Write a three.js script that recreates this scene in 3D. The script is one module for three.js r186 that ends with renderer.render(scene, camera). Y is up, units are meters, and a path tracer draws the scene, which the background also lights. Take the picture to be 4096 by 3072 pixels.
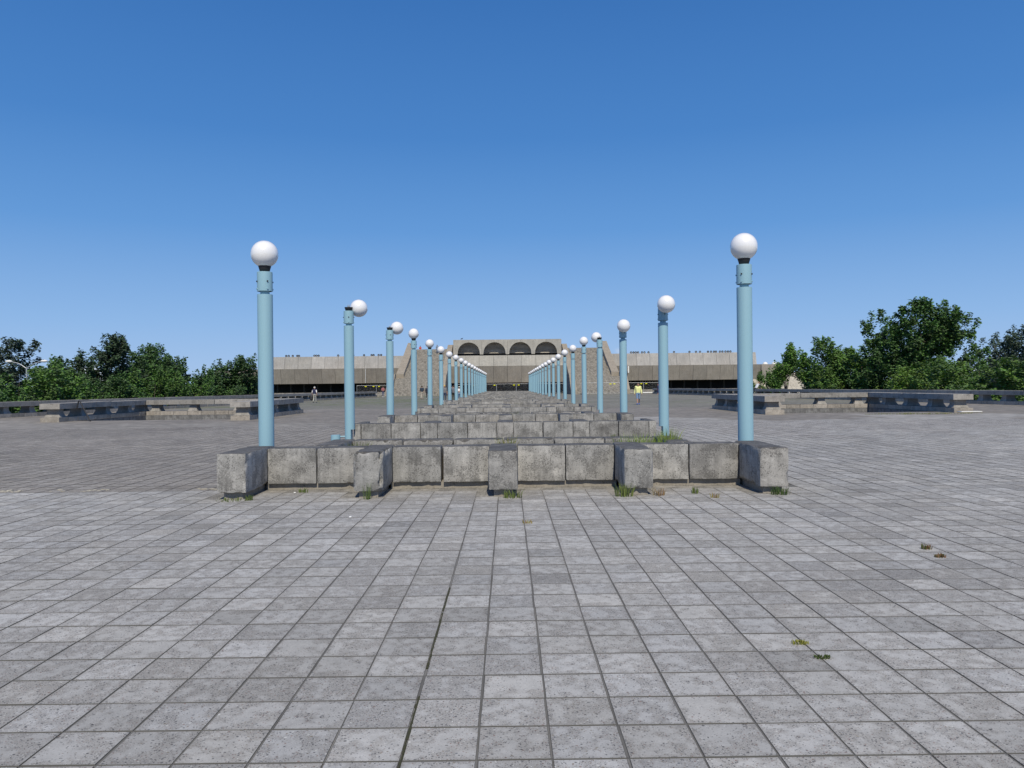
import * as THREE from 'three';
import { mergeGeometries } from 'three/addons/utils/BufferGeometryUtils.js';
import { MarchingCubes } from 'three/addons/objects/MarchingCubes.js';

// ---------------------------------------------------------------- camera, sky, sun, exposure
const scene = new THREE.Scene();
const camera = new THREE.PerspectiveCamera(52.57, 4 / 3, 0.1, 4000);
camera.position.set(0, 1.65, 0);
camera.rotation.order = 'YXZ';
camera.rotation.set(0, -0.00547, -0.0105);

const renderer = new THREE.WebGLRenderer({ antialias: true });
renderer.toneMapping = THREE.LinearToneMapping;
renderer.toneMappingExposure = 1.0;
renderer.shadowMap.enabled = true;

const SUN = new THREE.Vector3(0.055, 0.75, 0.66).normalize();
const sun = new THREE.DirectionalLight(new THREE.Color().setRGB(1, 0.912, 0.75), 3.95);
sun.name = 'sun';
sun.position.copy(SUN).multiplyScalar(220).add(new THREE.Vector3(0, 0, -70));
sun.target.position.set(0, 0, -70);
sun.castShadow = true;
sun.shadow.mapSize.set(4096, 4096);
Object.assign(sun.shadow.camera, { left: -90, right: 90, top: 90, bottom: -90, near: 1, far: 500 });
sun.shadow.radius = 1.2;
scene.add(sun, sun.target);

// ---------------------------------------------------------------- random numbers and noise
function rng(seed) { let s = seed >>> 0; return () => { s = (s + 0x6D2B79F5) | 0; let t = Math.imul(s ^ (s >>> 15), 1 | s); t = (t + Math.imul(t ^ (t >>> 7), 61 | t)) ^ t; return ((t ^ (t >>> 14)) >>> 0) / 4294967296; }; }
function hash(x, y, s) { let h = (Math.imul(x, 374761393) + Math.imul(y, 668265263) + Math.imul(s, 1442695041)) | 0; h = Math.imul(h ^ (h >>> 13), 1274126177); return ((h ^ (h >>> 16)) >>> 0) / 4294967296; }
// value noise; p > 0 makes it repeat every p cells
function vn(x, y, s = 0, p = 0) {
  let i = Math.floor(x), j = Math.floor(y); const a = x - i, b = y - j, u = a * a * (3 - 2 * a), v = b * b * (3 - 2 * b);
  let i1 = i + 1, j1 = j + 1;
  if (p) { i = ((i % p) + p) % p; j = ((j % p) + p) % p; i1 = ((i1 % p) + p) % p; j1 = ((j1 % p) + p) % p; }
  const h0 = hash(i, j, s), h1 = hash(i1, j, s), h2 = hash(i, j1, s), h3 = hash(i1, j1, s);
  return h0 + (h1 - h0) * u + (h2 - h0 + (h0 - h1 - h2 + h3) * u) * v;
}
function fbm(x, y, s, p = 0, n = 4) { let a = 0, w = 0.5, t = 0; for (let k = 0; k < n; k++) { a += w * vn(x, y, s + k * 17, p); t += w; w *= 0.5; x *= 2; y *= 2; p *= 2; } return a / t; }
const clamp = (x, a = 0, b = 1) => Math.min(b, Math.max(a, x)), mix = (a, b, t) => a + (b - a) * t;
const sstep = (a, b, x) => { const t = clamp((x - a) / (b - a)); return t * t * (3 - 2 * t); };
const toS = (x) => { x = clamp(x); return 255 * (x <= 0.0031308 ? 12.92 * x : 1.055 * Math.pow(x, 1 / 2.4) - 0.055); };
const SRGB = new Uint8Array(4097); for (let i = 0; i <= 4096; i++) SRGB[i] = Math.round(toS(i / 4096));
const enc = (x) => SRGB[Math.max(0, Math.min(4096, (x * 4096) | 0))];

// ---------------------------------------------------------------- sky: clear air, low cumulus on the horizon
{
  const W = 2048, H = 1024, data = new Float32Array(W * H * 4);
  const stops = [[-90, .10, .11, .11], [-4, .22, .27, .33], [-0.5, .36, .51, .74], [0, .40, .565, .82], [4.4, .275, .475, .79], [11, .130, .325, .685], [17.5, .072, .232, .575], [26.3, .046, .172, .475], [45, .034, .130, .385], [90, .026, .098, .31]];
  for (let j = 0; j < H; j++) {
    const el = ((j + 0.5) / H) * 180 - 90; let k = 0; while (k < stops.length - 2 && el > stops[k + 1][0]) k++;
    const A = stops[k], B = stops[k + 1], t = clamp((el - A[0]) / (B[0] - A[0]));
    for (let i = 0; i < W; i++) {
      const o = (j * W + i) * 4, az = (i / W) * 360;
      let r = mix(A[1], B[1], t), g = mix(A[2], B[2], t), b = mix(A[3], B[3], t);
      if (el > 0 && el < 2.4) {
        const n = fbm(az * 1.1, el * 1.6, 5, 396, 5), hgt = 0.6 + 1.6 * (vn(az * 0.22, 3, 9, 79) - 0.3);
        const c = sstep(0.50, 0.62, n + 0.16 * (hgt - el)) * sstep(0.0, 0.5, el) * sstep(0.35, 0.6, vn(az * 0.12, 7, 11, 43)) * 0.85;
        r = mix(r, .74, c); g = mix(g, .76, c); b = mix(b, .84, c);
      }
      data[o] = r; data[o + 1] = g; data[o + 2] = b; data[o + 3] = 1;
    }
  }
  const sky = new THREE.DataTexture(data, W, H, THREE.RGBAFormat, THREE.FloatType);
  sky.mapping = THREE.EquirectangularReflectionMapping; sky.magFilter = THREE.LinearFilter; sky.minFilter = THREE.LinearFilter; sky.wrapS = THREE.RepeatWrapping; sky.needsUpdate = true;
  scene.background = sky; scene.environment = sky;
}

// ---------------------------------------------------------------- helpers
const taken = {};
function numbered(n) { if (!(n in taken)) { taken[n] = 0; return n; } taken[n]++; return n + '_' + String(taken[n]).padStart(3, '0'); }
function tag(o, label, category, group, kind) { o.userData.label = label; if (category) o.userData.category = category; if (group) o.userData.group = group; if (kind) o.userData.kind = kind; return o; }
function thing(name, label, category, pos = [0, 0, 0], turn = 0, group) { const g = new THREE.Group(); g.name = numbered(name); g.position.set(...pos); g.rotation.y = turn; scene.add(g); return tag(g, label, category, group); }
function part(name, geo, mat, parent) { const m = new THREE.Mesh(Array.isArray(geo) ? (geo.length > 1 ? mergeGeometries(geo.map(g => g.index ? g.toNonIndexed() : g)) : geo[0]) : geo, mat); m.name = name; parent.add(m); return m; }
function struct(name, geo, mat, label) { const m = new THREE.Mesh(geo, mat); m.name = numbered(name); scene.add(m); return tag(m, label, null, null, 'structure'); }
const gy = (d) => d < 15 ? 0 : -0.0025 * (d - 15);               // the deck falls very slightly away from the camera
const V = (x, y, z) => new THREE.Vector3(x, y, z);
function box(w, h, d, x = 0, y = 0, z = 0, ry = 0) { const g = new THREE.BoxGeometry(w, h, d); if (ry) g.rotateY(ry); g.translate(x, y, z); return g; }
function span(x0, x1, y0, y1, d0, d1) { return box(x1 - x0, y1 - y0, d1 - d0, (x0 + x1) / 2, (y0 + y1) / 2, -(d0 + d1) / 2); }
function cyl(r0, r1, h, x, y, z, n = 12, open = false) { const g = new THREE.CylinderGeometry(r1, r0, h, n, 1, open); g.translate(x, y + h / 2, z); return g; }
function bar(a, b, r, n = 6) { const l = a.distanceTo(b), g = new THREE.CylinderGeometry(r, r, l, n); g.rotateX(Math.PI / 2); const q = new THREE.Quaternion().setFromUnitVectors(V(0, 0, 1), b.clone().sub(a).normalize()); g.applyQuaternion(q); g.translate((a.x + b.x) / 2, (a.y + b.y) / 2, (a.z + b.z) / 2); return g; }
// polygon in (x, y) extruded in depth d0..d1
function prism(pts, d0, d1) { const s = new THREE.Shape(pts.map(p => new THREE.Vector2(p[0], p[1]))); const g = new THREE.ExtrudeGeometry(s, { depth: d1 - d0, bevelEnabled: false }); g.translate(0, 0, -d1); return g; }
// metre uv by the dominant axis of each face, with an offset
function boxUV(g, scale, ou = 0, ov = 0) {
  if (g.index) g = g.toNonIndexed(); g.computeVertexNormals();
  const p = g.attributes.position, n = g.attributes.normal, uv = new Float32Array(p.count * 2);
  for (let i = 0; i < p.count; i++) {
    const ax = Math.abs(n.getX(i)), ay = Math.abs(n.getY(i)), az = Math.abs(n.getZ(i)); let u, v;
    if (ay > ax && ay > az) { u = p.getX(i); v = p.getZ(i); } else if (ax > az) { u = p.getZ(i); v = p.getY(i); } else { u = p.getX(i); v = p.getY(i); }
    uv[2 * i] = u / scale + ou; uv[2 * i + 1] = v / scale + ov;
  }
  g.setAttribute('uv', new THREE.BufferAttribute(uv, 2)); return g;
}
function tex(W, H, fill, srgb = true, ch = 4) {
  const data = new Uint8Array(W * H * 4); fill(data, W, H);
  const t = new THREE.DataTexture(data, W, H, THREE.RGBAFormat); t.wrapS = t.wrapT = THREE.RepeatWrapping; t.magFilter = THREE.LinearFilter; t.minFilter = THREE.LinearMipmapLinearFilter; t.generateMipmaps = true; t.anisotropy = 8;
  if (srgb) t.colorSpace = THREE.SRGBColorSpace; t.needsUpdate = true; return t;
}
const std = (r, g, b, rough = 0.9, extra = {}) => { const m = new THREE.MeshStandardMaterial({ roughness: rough, metalness: 0, ...extra }); m.color.setRGB(r, g, b); return m; };

// ---------------------------------------------------------------- textures
const AX = -0.08;
// 64 different paving slabs in one sheet, 8 x 8 cells: cement skin worn off to the aggregate in patches
const slabTex = tex(2048, 2048, (D, W) => {
  const C = 256;
  for (let cj = 0; cj < 8; cj++) for (let ci = 0; ci < 8; ci++) {
    const id = cj * 8 + ci, R = rng(id * 7919 + 11), wear = 0.18 + 0.75 * R() * R() + 0.1 * R(), warm = (R() - 0.25) * 0.03, mask = new Float32Array(C * C);
    for (let y = 0; y < C; y++) for (let x = 0; x < C; x++) {
      const n = fbm(x / 46, y / 46, id * 31 + 3, 0, 7), e = Math.min(x, y, C - 1 - x, C - 1 - y) / C;
      const m = sstep(0.55 - wear * 0.42, 0.80 - wear * 0.42, n + 0.12 * (vn(x / 5, y / 5, id + 400) - 0.5) + 0.10 * (hash(x >> 1, y >> 1, id + 5) - 0.5) + 0.16 * sstep(0.15, 0, e)); mask[y * C + x] = m;
      const g = (hash(x, y, id) - 0.5) * 0.075 + (vn(x / 4, y / 4, id + 900) - 0.5) * 0.06 + (fbm(x / 40, y / 40, id + 77, 0, 3) - 0.5) * 0.10;
      let t = mix(0.395, 0.315, m) + g;
      const o = ((cj * C + y) * W + ci * C + x) * 4;
      D[o] = enc(t * (1 + warm + 0.02 * m)); D[o + 1] = enc(t * (1 + warm * 0.3)); D[o + 2] = enc(t * (1.005 - warm - 0.02 * m)); D[o + 3] = 255;
    }
    const N = 1100;
    for (let k = 0; k < N; k++) {
      const px = 3 + R() * (C - 6), py = 3 + R() * (C - 6), m = mask[(py | 0) * C + (px | 0)]; if (R() > 0.22 + 0.78 * m) continue;
      const r = 1.1 + 3.0 * R() * R() + (R() < 0.03 ? 2 : 0), q = R(), asp = 0.6 + 0.5 * R(), a = R() * 3.14, ca = Math.cos(a), sa = Math.sin(a);
      const col = q < 0.52 ? [.085, .085, .09] : q < 0.62 ? [.20, .13, .115] : q < 0.74 ? [.20, .175, .14] : q < 0.92 ? [.52, .52, .50] : [.16, .17, .19];
      const k2 = 0.7 + 0.5 * R();
      for (let y = -6; y <= 6; y++) for (let x = -6; x <= 6; x++) {
        const u = (x * ca + y * sa) / r, v = (-x * sa + y * ca) / (r * asp); if (u * u + v * v > 1) continue;
        const X = (px | 0) + x, Y = (py | 0) + y; if (X < 0 || Y < 0 || X >= C || Y >= C) continue;
        const o = ((cj * C + Y) * W + ci * C + X) * 4; for (let c = 0; c < 3; c++) D[o + c] = mix(D[o + c], enc(col[c] * k2), 0.8);
      }
    }
  }
});
// fine relief shared by the slabs
const grainTex = tex(512, 512, (D, W) => { for (let y = 0; y < W; y++) for (let x = 0; x < W; x++) { const v = 110 + 90 * (fbm(x / 8, y / 8, 41, 64, 3) - 0.5) + 70 * (hash(x, y, 4) - 0.5); const o = (y * W + x) * 4; D[o] = D[o + 1] = D[o + 2] = clamp(v, 0, 255); D[o + 3] = 255; } }, false);
// far paving: 24 x 24 slabs in 8 m
const farTex = tex(1024, 1024, (D, W) => {
  for (let y = 0; y < W; y++) for (let x = 0; x < W; x++) {
    const tx = x * 24 / W, ty = y * 24 / W, i = Math.floor(tx), j = Math.floor(ty), fx = tx - i, fy = ty - j, jn = fx < 0.035 || fy < 0.035;
    let t = 0.78 + 0.30 * (hash(i, j, 8) - 0.5) + 0.28 * (fbm(x / 32, y / 32, 12, 32, 5) - 0.5) + 0.12 * (hash(x, y, 3) - 0.5);
    if (hash(i, j, 18) < 0.03) t += 0.2; if (jn) t *= 0.55 + 0.3 * vn(x / 16, y / 16, 6, 64);
    const o = (y * W + x) * 4; D[o] = enc(t); D[o + 1] = enc(t * 0.985); D[o + 2] = enc(t * 0.96); D[o + 3] = 255;
  }
});
// old cast concrete: mottled, pitted, black lichen and lime blooms (2.4 m)
function concrete(seed, lich, base, warm, streak, bands = 0) {
  return tex(1024, 1024, (D, W) => {
    const P = 8, s = P / W;
    for (let y = 0; y < W; y++) for (let x = 0; x < W; x++) {
      const u = x * s, v = y * s;
      let t = base + 0.15 * (fbm(u, v, seed, P, 5) - 0.5) + 0.06 * (fbm(u * 8, v * 8, seed + 5, P * 8, 2) - 0.5) + 0.05 * (hash(x, y, seed) - 0.5);
      t += streak * (fbm(u * 8, v, seed + 60, 0, 2) - 0.5) * 0.10;
      if (bands) t *= 1 - bands * sstep(0.42, 0.72, fbm(u * 2.2, v * 15, seed + 81, 0, 3)) + 0.4 * bands * sstep(0.55, 0.75, fbm(u * 2.5, v * 12, seed + 85, 0, 3));
      const l = fbm(u * 1.5, v * 1.5, seed + 9, P * 1.5, 4), f = fbm(u * 28, v * 28, seed + 21, P * 28, 3);
      t *= 1 - 0.42 * sstep(0.52, 0.66, f * 0.5 + l * 0.55 + lich);
      t += 0.10 * sstep(0.56, 0.70, fbm(u * 2, v * 3, seed + 33, 0, 5)) * sstep(0.35, 0.6, f);
      if (f > 0.74) t *= 0.5;
      const w = warm * (0.6 + 0.8 * fbm(u * 1, v * 1, seed + 50, P, 2));
      const o = (y * W + x) * 4; D[o] = enc(t * (1 + w)); D[o + 1] = enc(t); D[o + 2] = enc(t * (1 - w * 1.3)); D[o + 3] = 255;
    }
  });
}
const blockTex = concrete(3, 0.03, 0.305, 0.018, 1.4), topTex = concrete(71, 0.16, 0.23, 0.02, 0), faceTex = concrete(113, -0.16, 0.66, 0.03, 1.6), oldTex = concrete(171, -0.06, 0.40, 0.025, 1), stepTex = concrete(191, -0.04, 0.42, 0.02, 0.5, 0.55);
const bumpTex = tex(512, 512, (D, W) => { for (let y = 0; y < W; y++) for (let x = 0; x < W; x++) { const f = fbm(x / 16, y / 16, 91, 32, 5), p = fbm(x / 6, y / 6, 95, 0, 2); const v = 255 * clamp(0.35 + 0.5 * f - 0.5 * sstep(0.72, 0.85, p)); const o = (y * W + x) * 4; D[o] = D[o + 1] = D[o + 2] = v; D[o + 3] = 255; } }, false);

// ---------------------------------------------------------------- materials
const M = {};
{
  const bump = { bumpMap: bumpTex, bumpScale: 0.006 };
  M.block = [[.94, .945, .935], [1.08, 1.08, 1.06], [.82, .82, .81], [1.0, .99, .965], [.88, .89, .885]].map(c => std(...c, 0.95, { map: blockTex, ...bump }));
  M.top = std(.60, .60, .61, 0.95, { map: topTex, ...bump });
  M.side = std(.62, .63, .64, 0.95, { map: blockTex, ...bump });
  M.plinth = std(.26, .25, .225, 0.95, { map: faceTex });
  M.plinth.color.setRGB(.42, .40, .36);
  M.soil = std(.07, .06, .045, 1);
  M.pole = std(.275, .465, .555, 0.5, { bumpMap: bumpTex, bumpScale: 0.0006 });
  M.black = std(.025, .025, .028, 0.6);
  M.steel = std(.45, .46, .47, 0.4, { metalness: 0.6 });
  M.globe = new THREE.MeshPhysicalMaterial({ roughness: 0.28, clearcoat: 1, clearcoatRoughness: 0.06 }); M.globe.color.setRGB(.86, .86, .87);
  M.upper = [[.495, .495, .49], [.545, .545, .54], [.465, .465, .455], [.51, .505, .495]].map(c => std(...c, 0.95, { map: faceTex }));
  M.lower = [[.42, .395, .355], [.46, .43, .385], [.385, .36, .325], [.43, .40, .36]].map(c => std(...c, 0.95, { map: faceTex }));
  M.fascia = [[.52, .515, .485], [.555, .55, .515]].map(c => std(...c, 0.95, { map: faceTex }));
  M.stair = std(.80, .765, .70, 0.95, { map: stepTex });
  M.tan = std(.46, .415, .345, 0.95, { map: faceTex });
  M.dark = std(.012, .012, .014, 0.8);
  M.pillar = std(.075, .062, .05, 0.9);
  M.rust = std(.10, .035, .02, 0.9);
  M.rib = std(.80, .76, .68, 0.95, { map: faceTex });
  M.lime = std(1.25, 1.2, 1.1, 0.95, { map: oldTex });
  M.parapet = [[.72, .70, .67], [.78, .76, .73], [.66, .645, .615]].map(c => std(...c, 0.95, { map: oldTex, ...bump }));
  M.stone = [[.80, .74, .66], [.70, .655, .59], [.88, .82, .74]].map(c => std(...c, 0.95, { map: oldTex, ...bump }));
  M.yellow = std(.80, .78, .02, 0.6);
  M.galv = std(.50, .52, .54, 0.45, { metalness: 0.5 });
  M.white = std(.78, .78, .76, 0.7);
  M.rubber = std(.03, .03, .032, 0.7);
  M.bark = std(.085, .07, .055, 0.95);
  M.vc = new THREE.MeshStandardMaterial({ vertexColors: true, roughness: 0.9 });
  M.leaf = new THREE.MeshPhysicalMaterial({ vertexColors: true, roughness: 0.9, transmission: 0.28, thickness: 0, side: THREE.DoubleSide });
  M.grass = new THREE.MeshStandardMaterial({ vertexColors: true, roughness: 0.8, side: THREE.DoubleSide });
}

// ---------------------------------------------------------------- terrain below the raised deck
{
  const g = new THREE.PlaneGeometry(3600, 3600, 1, 1); g.rotateX(-Math.PI / 2); g.translate(0, -5.2, -900);
  struct('ground', g, std(.075, .085, .05, 1), 'green lowland beyond the raised concrete deck');
}

// ---------------------------------------------------------------- the deck: joint bed near, worn paving far
const wallL = (d) => -(36.3 - 0.112 * d), wallR = (d) => 39.3 - 0.1035 * d;
const PITS = [[-23, -14.5, 41.5, 49.5], [14.5, 23, 41.5, 49.5]];
const TILE = 0.3333, TX0 = -0.154, TD0 = 3.413 - TILE * 4;
const inTiles = (x, d) => d > TD0 && d < 33.0 && Math.abs(x) < 0.72 * d + 2.2;
function tone(x, d) {                                             // slab colour, by batch and weathering, at a place
  const n = fbm(x * 0.22 + 40, d * 0.16 + 40, 61, 0, 4), n2 = fbm(x * 0.9 + 9, d * 0.9, 64, 0, 3);
  let c = [.965, .955, .92];
  if (d > 12.55 && x < -2.5) { c = [.725, .685, .625]; }
  else if (d > 23 + 20 * (n - 0.4)) c = x > 0 ? [.93, .905, .865] : [.69, .64, .585];
  if (d > 36 + 20 * (n - 0.5)) c = [.67, .62, .56];
  if (d > 58 + 20 * (n - .5)) c = [.62, .60, .52];
  if (d > 66 && n2 * .5 + n * .5 > 0.50 && x < -3) c = [.44, .475, .30]; else if (d > 62 && n2 > .60) c = [.52, .53, .40];
  const k = 1 + 0.34 * (n - 0.5) + 0.22 * (n2 - 0.5);
  return [c[0] * k, c[1] * k, c[2] * k];
}
{
  const pos = [], col = [], uv = [], idx = []; const S = 0.5;
  const x0 = -40, x1 = 42, d0 = -6, d1 = 166, nx = (x1 - x0) / S, nd = (d1 - d0) / S;
  for (let j = 0; j <= nd; j++) for (let i = 0; i <= nx; i++) {
    const x = x0 + i * S, d = d0 + j * S; pos.push(x, gy(d) - 0.004, -d); uv.push((x - TX0) / 8, (d - TD0) / 8);
    let c; if (inTiles(x, d)) { const k = (d < 12.5 ? 0.17 : 0.10) + 0.06 * vn(x * 3, d * 3, 5); c = [k, k * .98, k * .94]; } else { c = tone(x, d).map(v => v * 0.41); }
    col.push(...c);
  }
  for (let j = 0; j < nd; j++) for (let i = 0; i < nx; i++) {
    const x = x0 + (i + .5) * S, d = d0 + (j + .5) * S;
    if (x < wallL(d) - 1.2 || x > wallR(d) + 1.2) continue;
    if (PITS.some(p => x > p[0] && x < p[1] && d > p[2] && d < p[3])) continue;
    const a = j * (nx + 1) + i, b = a + 1, c = a + nx + 1, e = c + 1; idx.push(a, b, c, b, e, c);
  }
  const g = new THREE.BufferGeometry(); g.setAttribute('position', new THREE.Float32BufferAttribute(pos, 3)); g.setAttribute('color', new THREE.Float32BufferAttribute(col, 3)); g.setAttribute('uv', new THREE.Float32BufferAttribute(uv, 2)); g.setIndex(idx); g.computeVertexNormals();
  const m = new THREE.MeshStandardMaterial({ vertexColors: true, map: farTex, roughness: 0.95 });
  const deck = struct('pavement', g, m, 'wide plaza of worn square concrete slabs');

  // slabs: 64 prints, chamfered edges; the nearest 300 are single meshes
  const h = (TILE - 0.009) / 2, ch = 0.0025;
  function slabData(cell) {
    const P = [], U = [], N = []; const cu = (cell % 8) / 8, cv = Math.floor(cell / 8) / 8, e = 2 / 2048;
    const q = (a, b, c, d2) => { for (const p of [a, b, c, a, c, d2]) { P.push(...p); U.push(cu + e + (1 / 8 - 2 * e) * clamp((p[0] + h) / (2 * h)), cv + e + (1 / 8 - 2 * e) * clamp((p[2] + h) / (2 * h))); } const n = V(...b).sub(V(...a)).cross(V(...c).sub(V(...a))).normalize(); for (let k = 0; k < 6; k++) N.push(n.x, n.y, n.z); };
    const i = h - ch, T = [[-i, 0, i], [i, 0, i], [i, 0, -i], [-i, 0, -i]], E = [[-h, -ch * .8, h], [h, -ch * .8, h], [h, -ch * .8, -h], [-h, -ch * .8, -h]], B = E.map(p => [p[0], -0.05, p[2]]);
    q(T[0], T[1], T[2], T[3]); for (let k = 0; k < 4; k++) { const n = (k + 1) % 4; q(E[k], E[n], T[n], T[k]); q(B[k], B[n], E[n], E[k]); }
    return { P, U, N };   // the first 6 corners are the face, the rest the darkened rim
  }
  const cells = Array.from({ length: 64 }, (_, k) => slabData(k));
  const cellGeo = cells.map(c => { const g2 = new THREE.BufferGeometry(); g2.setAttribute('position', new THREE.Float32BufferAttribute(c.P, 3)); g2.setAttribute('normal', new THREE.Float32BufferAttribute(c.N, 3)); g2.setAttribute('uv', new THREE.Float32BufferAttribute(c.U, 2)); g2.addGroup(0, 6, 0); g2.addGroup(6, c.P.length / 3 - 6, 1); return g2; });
  const rim = std(.10, .098, .09, 1);  // sand-stained slab edge, coloured darker to cancel the sun its chamfer catches
  const tones = [.70, .80, .88, .95, 1.0, 1.06, 1.13].map(k => std(k * .965, k * .955, k * .92, 0.92, { map: slabTex }));
  const R = rng(4242), list = [];
  const teethX = [-3.98, -1.99, 0, 1.99, 3.98].map(v => v + AX);
  for (let j = 0; ; j++) {
    const d = TD0 + (j + 0.5) * TILE; if (d > 33) break;
    for (let i = -90; i <= 90; i++) {
      const x = TX0 + (i + 0.5) * TILE; if (!inTiles(x, d)) continue;
      let skip = false;
      for (const D0 of [11.4, 25.33]) {
        if (Math.abs(x - AX) < 4.5 && d > D0 + 0.62 && d < D0 + 10.5) skip = true;
        if (d > D0 - 0.12 && d < D0 + 1.2 && teethX.some(t => Math.abs(x - t) < 0.33)) skip = true;
      }
      if (skip) continue;
      list.push({ x: x + (R() - .5) * .005, d: d + (R() - .5) * .005, y: gy(d) + (R() - .5) * 0.002, r: (R() - .5) * 0.009, tx: (R() - .5) * 0.006, tz: (R() - .5) * 0.006, cell: (R() * 64) | 0, turn: (R() * 4) | 0, k: 0.87 + 0.23 * R() + (R() < 0.06 ? 0.12 : 0) - (R() < 0.08 ? 0.14 : 0), i, seen: Math.abs(x) < 0.665 * d && d > 3.3 ? d : 1e3 + d });
    }
  }
  for (const t of list) if (t.i === -2 && t.d < 7.6) t.x -= 0.004;    // one joint stands open
  list.sort((a, b) => a.seen - b.seen);
  const P = [], U = [], N = [], C = [], q = new THREE.Quaternion(), e = new THREE.Euler(), v = V(0, 0, 0);
  list.forEach((t, n) => {
    const tn = tone(t.x, t.d), L = (tn[0] + tn[1] + tn[2]) / 3 * t.k; e.set(t.tx, t.r + t.turn * Math.PI / 2, t.tz);
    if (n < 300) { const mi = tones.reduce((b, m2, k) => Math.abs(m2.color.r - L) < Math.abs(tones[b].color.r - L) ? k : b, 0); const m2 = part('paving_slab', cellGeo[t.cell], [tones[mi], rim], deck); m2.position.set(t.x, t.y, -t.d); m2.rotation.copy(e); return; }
    q.setFromEuler(e); const c = cells[t.cell], gap = t.d > 12.5 ? .984 - .02 * hash(t.i, (t.d * 3) | 0, 3) ** 3 : 1;
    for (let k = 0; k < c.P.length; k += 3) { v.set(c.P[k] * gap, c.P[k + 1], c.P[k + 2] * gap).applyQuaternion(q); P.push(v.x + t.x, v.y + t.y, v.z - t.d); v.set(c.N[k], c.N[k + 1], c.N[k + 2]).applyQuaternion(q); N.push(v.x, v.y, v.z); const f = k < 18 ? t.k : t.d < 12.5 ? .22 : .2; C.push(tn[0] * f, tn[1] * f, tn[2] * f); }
    for (const u of c.U) U.push(u);
  });
  const g3 = new THREE.BufferGeometry(); g3.setAttribute('position', new THREE.Float32BufferAttribute(P, 3)); g3.setAttribute('normal', new THREE.Float32BufferAttribute(N, 3)); g3.setAttribute('uv', new THREE.Float32BufferAttribute(U, 2)); g3.setAttribute('color', new THREE.Float32BufferAttribute(C, 3));
  const rest = part('paving_slabs_beyond', g3, new THREE.MeshStandardMaterial({ vertexColors: true, map: slabTex, roughness: 0.92 }), deck); rest.userData.kind = 'stuff';

  // cement screed along the foot of each planter
  const sg = [];
  for (let k = 0; k < 10; k++) { const D0 = 11.4 + 13.93 * k, b = new THREE.PlaneGeometry(8.95, 1.5, 1, 1); b.rotateX(-Math.PI / 2); b.translate(AX, gy(D0) - 0.003, -(D0 + 0.55)); sg.push(boxUV(b, 2.4)); }
  part('screed_strip', mergeGeometries(sg), std(.88, .85, .785, 0.95, { map: blockTex }), deck);
}
{ // one joint is wider and grown with moss
  const gs = [], R = rng(88); for (let d = 3.3; d < 6.3; d += .05) { if (vn(d * 2.3, 4, 7) < .36) { R(); continue; } const w = .004 + .006 * R(), g = new THREE.IcosahedronGeometry(1, 0); g.scale(w, .004 + .004 * R(), .034); g.translate(TX0 - TILE + (R() - .5) * .003, -.001, -d); gs.push(g); }
  const m = new THREE.Mesh(mergeGeometries(gs), std(.045, .045, .02, 1)); m.name = 'moss'; scene.add(tag(m, 'dark moss filling one slab joint left of centre', 'moss', null, 'stuff'));
}
{ // crumbled mortar along the old expansion joint on the left
  const gs = [], R = rng(77); for (let i = 0; i < 90; i++) { const x = [-8.3, -8.1, -8.2, -6.8, -4.7][(R() * 5) | 0] + (R() - .5) * 1.3 * R(), r = .012 + .035 * R() * R(), g = new THREE.IcosahedronGeometry(r, 0); g.scale(1.6 + R(), .35, 1); g.rotateY(R() * 6); g.translate(x, r * .2, -(12.58 + (R() - .5) * .22)); gs.push(g); }
  const m = new THREE.Mesh(mergeGeometries(gs), std(.42, .39, .32, 1)); m.name = 'rubble'; scene.add(tag(m, 'pale crumbled mortar along the joint left of the planter', 'rubble', null, 'stuff'));
}
// stairwells sunk into the deck behind the two U-shaped parapets
for (const [x0, x1, d0, d1] of PITS) {
  const g = [span(x0, x1, -3, -2.8, d0, d1), span(x0 - .3, x0, -3, gy(45) - .02, d0, d1), span(x1, x1 + .3, -3, gy(45) - .02, d0, d1), span(x0, x1, -3, gy(45) - .06, d0 - .3, d0), span(x0, x1, -3, gy(45) - .02, d1, d1 + .3)];
  struct('stairwell', boxUV(mergeGeometries(g), 2.4), M.side, x0 < 0 ? 'sunken stairwell inside the left U-shaped parapet' : 'sunken stairwell inside the right U-shaped parapet');
}

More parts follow.
